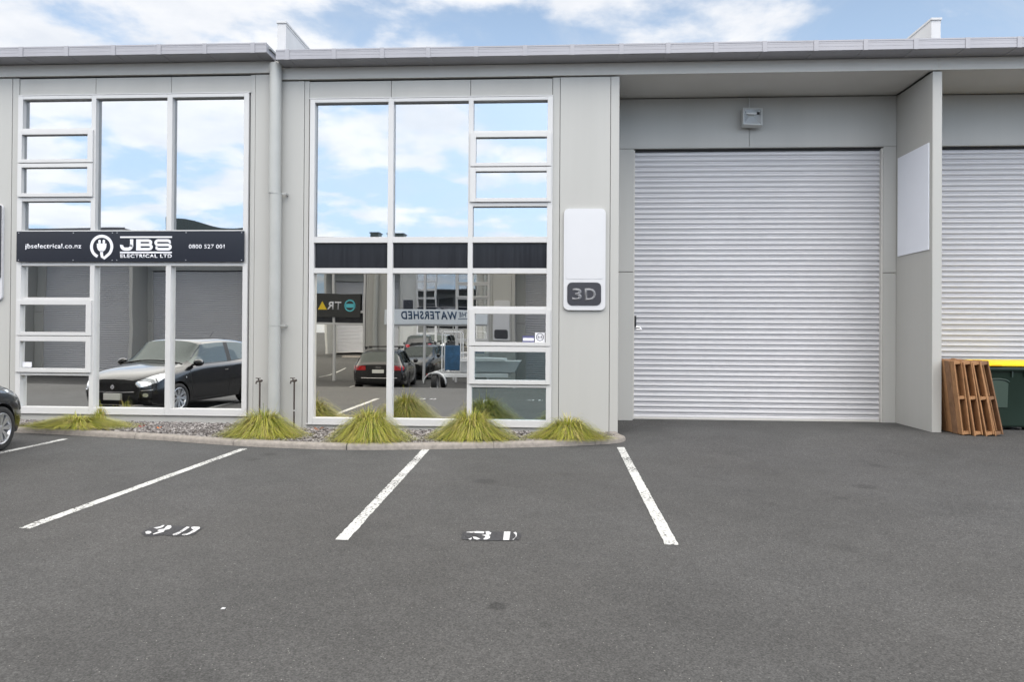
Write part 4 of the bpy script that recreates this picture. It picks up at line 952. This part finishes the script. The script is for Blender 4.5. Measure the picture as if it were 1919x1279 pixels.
def wagon():
    st = [
     (0.02, [(.40, .25), (.60, .28), (.68, .42), (.68, .54), (.62, .62), (.56, .68), (.45, .70), (.25, .71), (0, .715)]),
     (0.30, [(.55, .19), (.84, .22), (.88, .42), (.88, .58), (.84, .70), (.78, .77), (.60, .80), (.35, .82), (0, .83)]),
     (0.85, [(.55, .18), (.88, .21), (.91, .42), (.91, .62), (.89, .76), (.83, .87), (.66, .91), (.38, .93), (0, .935)]),
     (1.35, [(.55, .18), (.88, .21), (.91, .42), (.91, .66), (.89, .82), (.83, .91), (.70, .95), (.42, .98), (0, .985)]),
     (2.10, [(.55, .18), (.88, .21), (.91, .42), (.905, .68), (.885, .86), (.82, .93), (.62, 1.32), (.50, 1.385), (0, 1.40)]),
     (2.35, [(.55, .18), (.88, .21), (.91, .42), (.905, .68), (.885, .86), (.82, .935), (.62, 1.35), (.50, 1.415), (0, 1.43)]),
     (3.40, [(.55, .18), (.88, .21), (.915, .42), (.91, .70), (.885, .88), (.82, .955), (.62, 1.36), (.50, 1.425), (0, 1.44)]),
     (4.10, [(.55, .20), (.88, .24), (.915, .46), (.91, .72), (.885, .90), (.81, .98), (.60, 1.33), (.48, 1.40), (0, 1.415)]),
     (4.38, [(.55, .22), (.84, .27), (.89, .48), (.89, .74), (.86, .92), (.79, 1.0), (.60, 1.27), (.47, 1.35), (0, 1.37)]),
     (4.62, [(.50, .25), (.78, .30), (.84, .48), (.84, .74), (.81, .88), (.75, .95), (.62, 1.00), (.47, 1.03), (0, 1.04)]),
     (4.72, [(.45, .30), (.70, .33), (.76, .48), (.76, .72), (.72, .84), (.66, .90), (.55, .93), (.40, .95), (0, .955)])]
    gm = {(3, 6): 1, (3, 7): 1, (4, 5): 1, (5, 5): 1, (6, 5): 1, (7, 5): 1, (8, 6): 1, (8, 7): 1}
    for i in range(10): gm[(i, 0)] = 2
    parts, bvh = loft_car(st, [(-.88, .33, .37, .82), (-3.68, .33, .37, .82)], None, glass_map=gm)
    body = parts['body']; top = list(parts.values())
    W = [wheel(None, Vector((sg*.80, y, .33)), .33, .21, 5, side=sg, dark=True) for y in (-.88, -3.68) for sg in (-1, 1)]
    sub = []
    for sg in (-1, 1):
        sub.append(patch(bvh, [(sg*u, v) for u, v in ((.42, .76), (.80, .76), (.84, .84), (.78, .92), (.42, .91))], 'b', 'tail_lamp', REDL, None, .006, 4))
        mb = MB(); mb.tube([(sg*.55, -2.3, 1.47), (sg*.56, -3.9, 1.44)], .014, 6); sub.append(mb.build('roof_rail', TRIM, None))
        mb = MB(); mb.lathe([(.001, 0), (.06, .012), (.08, .05), (.075, .12), (.05, .16), (.001, .175)], Matrix.Translation((sg*.88, -1.75, .98)) @ Matrix.Rotation(R(90)*sg, 4, 'Y'), 12); sub.append(mb.build('mirror', PAINT, None, smooth=True))
    for y in (-2.65, -3.65):
        mb = MB(); mb.box(-.62, .62, y-.03, y+.03, 1.50, 1.53); mb.box(-.60, -.52, y-.04, y+.04, 1.44, 1.50); mb.box(.52, .60, y-.04, y+.04, 1.44, 1.50); sub.append(mb.build('roof_bar', TRIM, None, bevel=.006))
    mb = MB(); mb.box(-.19, .19, -4.75, -4.70, .66, .78); sub.append(mb.build('number_plate', PLATE, None, bevel=.005))
    for k in range(4): sub.append(stroke(arc(-.066+.044*k, .86, .028, 0, 360, 16)[:-1], .008, None, mate=CHROME, y=-4.735, d=.006, closed=True, name='emblem'))
    sub.append(seam(bvh, [(-.6, .50), (-.2, .49), (.2, .49), (.6, .50)], 'b', None, r_=.008, name='bumper_strip', m_=CHROME))
    return top, W, sub, body
root2 = empty('parked_car', (0, 0, 0)); tag(root2, 'black estate car with roof bars, mirrored in the lower panes of the 3D window', 'car')
top, W, sub, body_ = wagon()
for o in top+W: o.parent = root2
for o in sub: o.parent = body_
root2.location = (-6.35, -16.55, gz(-6, -15)); root2.rotation_euler = (0, 0, R(180-6))

# ------------------------------------------------------------------ boat trailer across the yard
tz = gz(-3, -14); tr = empty('boat_trailer', (-3.2, -13.2, tz)); tag(tr, 'white boat trailer with tall frame, mirrored beside the estate car', 'trailer')
WT = mat('trailer_white', (.72, .73, .74), .4); BLU = mat('tarp_blue', (.03, .10, .20), .6, var=.3, vscale=6)
mb = MB()
mb.box(-4.25, -1.6, -12.62, -12.52, tz+.50, tz+.62); mb.box(-4.25, -1.6, -14.2, -14.1, tz+.50, tz+.62); mb.box(-4.3, -4.2, -14.2, -12.52, tz+.48, tz+.62)
mb.build('chassis', WT, tr, bevel=.004)
for y in (-12.42, -14.3):
    w_ = wheel(None, Vector((-4.05, y, tz+.30)), .30, .17, 5, side=1); w_.name = 'wheel'
    for o in [w_]: adopt(o, tr)
    mb = MB(); 
    pts = [( -4.05+.38*math.cos(R(a)), tz+.30+.38*math.sin(R(a))) for a in range(0, 181, 15)]
    mb.prism(pts+[(p[0]*1+(-4.05-p[0])*.06, p[1]-.02) for p in pts[::-1]], 'y', y-.12, y+.12); mb.build('mudguard', WT, tr)
mb = MB(); mb.box(-4.36, -4.30, -12.70, -12.55, tz+.50, tz+.60); mb.build('tail_lamp', REDL, tr)
for y in (-12.9, -13.5):
    mb = MB(); mb.tube([(-3.9, y, tz+.6), (-3.9, y, tz+1.95), (-3.85, y, tz+2.03), (-3.3, y, tz+2.03), (-3.25, y, tz+1.95), (-3.25, y, tz+.6)], .02, 8); mb.build('frame_hoop', WT, tr)
mb = MB(); mb.box(-3.84, -3.30, -13.3, -13.2, tz+.70, tz+1.55); mb.build('blue_panel', BLU, tr, bevel=.01)
mb = MB(); mb.box(-3.2, -1.7, -12.75, -12.65, tz+1.05, tz+1.13); mb.box(-3.2, -1.7, -13.6, -13.5, tz+1.05, tz+1.13); mb.build('cross_rail', WT, tr, bevel=.004)
mb = MB(); mb.prism([(-3.2, tz+.66), (-1.4, tz+.66), (-1.2, tz+1.05), (-3.25, tz+1.02)], 'y', -14.0, -12.8); mb.build('hull', mat('hull_aluminium', (.5, .52, .54), .45, metal=.4), tr)

# ------------------------------------------------------------------ facing row of units (behind the camera, seen in the glass)
OY = -17.5
def opp(sx, tx, tz): return lambda p: (sx*p[0]+tx, OY - p[1], p[2]+tz)
for nm, sx, tx, tz_, lab, st_ in (
    ('o1', 1, -2.64, -.70, 'facing unit with pale banner, mirrored in the 3D window', straps(-4.52, 5.985)),
    ('o2', -1, -11.88, -.66, 'facing unit with dark banner and yellow triangle, mirrored in the 3D window', straps(-4.52, 5.985)),
    ('o3', 1, -23.85, -.27, 'facing unit with roller door, mirrored in the left window', straps(-4.52, 5.985)),
    ('o4', -1, 9.33, -.70, 'facing unit on the right side, only faintly mirrored', straps(-4.52, 5.985))):
    r_ = empty('warehouse_unit', (tx, OY, tz_)); tag(r_, lab, 'building', 'facing row of warehouse units')
    unit(r_, opp(sx, tx, tz_), strip=st_, detail=False, rs=7, wing=nm in ('o1', 'o2'))
    if nm == 'o2':
        T = opp(-1, -11.88, tz_); mb = MB(T); mb.tube([(-4.52, -.11, 5.9), (-4.52, -.11, -.1)], .1, 14); mb.build('downpipe', PIPE, r_)
        mb = MB(lambda p: p); 
        # curved entrance canopy roof rising above the gutter
        pts = [(-16.9, 6.49), (-16.4, 6.44), (-16.0, 6.40), (-15.6, 6.30), (-15.2, 6.18), (-14.8, 6.07), (-14.4, 5.99), (-13.9, 5.97), (-13.4, 6.0), (-12.9, 6.05), (-12.9, 5.2), (-16.9, 5.2)]
        mb.prism(pts[::-1], 'y', OY-2.2, OY-1.0)
        mb.build('roof_parapet', mat('canopy_green_grey', (.12, .15, .15), .5), r_)
TO = lambda p: (p[0], OY - p[1], p[2])
so1 = empty('banner_sign', (-4.9, OY+.1, 2.2)); tag(so1, 'pale banner reading THE WATERSHED, mirrored in the middle pane', 'sign')
mb = MB(TO); mb.box(-7.00, -2.75, -.066, -.056, 1.86, 2.46); mb.build('board', mat('banner_pale', (.66, .70, .74), .4), so1)
NAVY = mat('banner_navy', (.015, .05, .11), .4); NAVT = mat('banner_slate', (.12, .15, .2), .4)
text_obj('lettering', 'WATERSHED', -6.34, 2.06, 2.32, .33, -.067, NAVY, so1, T=TO, bold=.03, mirror=True, name_shear=.12)
text_obj('lettering', 'THE', -3.95, 2.17, .44, .20, -.067, NAVY, so1, T=TO, bold=.02, mirror=True, name_shear=.12)
mb = MB(TO); mb.box(-3.97, -3.48, -.07, -.066, 2.08, 2.11); mb.build('underline', NAVY, so1)
so2 = empty('banner_sign', (-10, OY+.1, 2.6)); tag(so2, 'dark banner with teal ring and yellow triangle, mirrored in the left pane', 'sign')
mb = MB(TO); mb.box(-12.0, -7.99, -.066, -.056, 2.15, 3.09); mb.build('board', mat('banner_charcoal', (.028, .028, .026), .4), so2)
text_obj('lettering', 'T', -9.09, 2.47, .27, .31, -.067, SIGNWHT, so2, T=TO, bold=.02, mirror=True)
text_obj('lettering', 'R', -9.41, 2.47, .27, .31, -.067, SIGNWHT, so2, T=TO, bold=.02, mirror=True)
text_obj('lettering', 'D', -10.18, 2.47, .27, .31, -.067, SIGNWHT, so2, T=TO, bold=.02, mirror=True)
mb = MB(TO); mb.prism([(-9.80, 2.46), (-9.42, 2.46), (-9.61, 2.79)], 'y', -.071, -.066); mb.build('triangle', mat('banner_yellow', (.75, .52, .02), .4), so2)
TEAL = mat('banner_teal', (.10, .48, .55), .4)
stroke(arc(-8.45, 2.63, .215, 0, 360, 30)[:-1], .05, so2, mate=TEAL, y=-.067, d=.004, closed=True, name='ring', T=TO)
mb = MB(TO); mb.box(-8.66, -8.24, -.071, -.067, 2.55, 2.70); mb.build('ring_bar', TEAL, so2)
number_board('number_sign', opp(1, -2.64, -.70), 'white rounded number board mirrored in the narrow panes', None)
# roof vents on the facing row
for x, w, z in ((-8.32, .36, 5.98), (-7.55, .75, 5.93)):
    mb = MB(); mb.box(x, x+w, OY-3.2, OY-2.6, 5.2, z); mb.box(x-.04, x+w+.04, OY-3.25, OY-2.55, z, z+.04)
    tag(mb.build('roof_vent', mat('vent_green_grey', (.16, .19, .18), .5)), 'small roof vent mirrored low in the upper left pane' if w < .5 else 'wide roof vent mirrored low beside the mullion', 'vent', 'roof vents of the facing row')
# post inside the showroom and blue stands behind the left window
ps = empty('white_post', (-1.26, 4.2, 0)); tag(ps, 'slim pale post standing on the blue carpet inside', 'post')
mb = MB(); mb.box(-1.34, -1.20, 4.15, 4.29, .01, 1.0); mb.build('shaft', INWALL, ps); mb = MB(); mb.box(-1.40, -1.14, 4.09, 4.35, .01, .10); mb.build('foot', INWALL, ps); mb = MB(); mb.box(-1.40, -1.14, 4.09, 4.35, 1.0, 1.06); mb.build('cap', INWALL, ps)
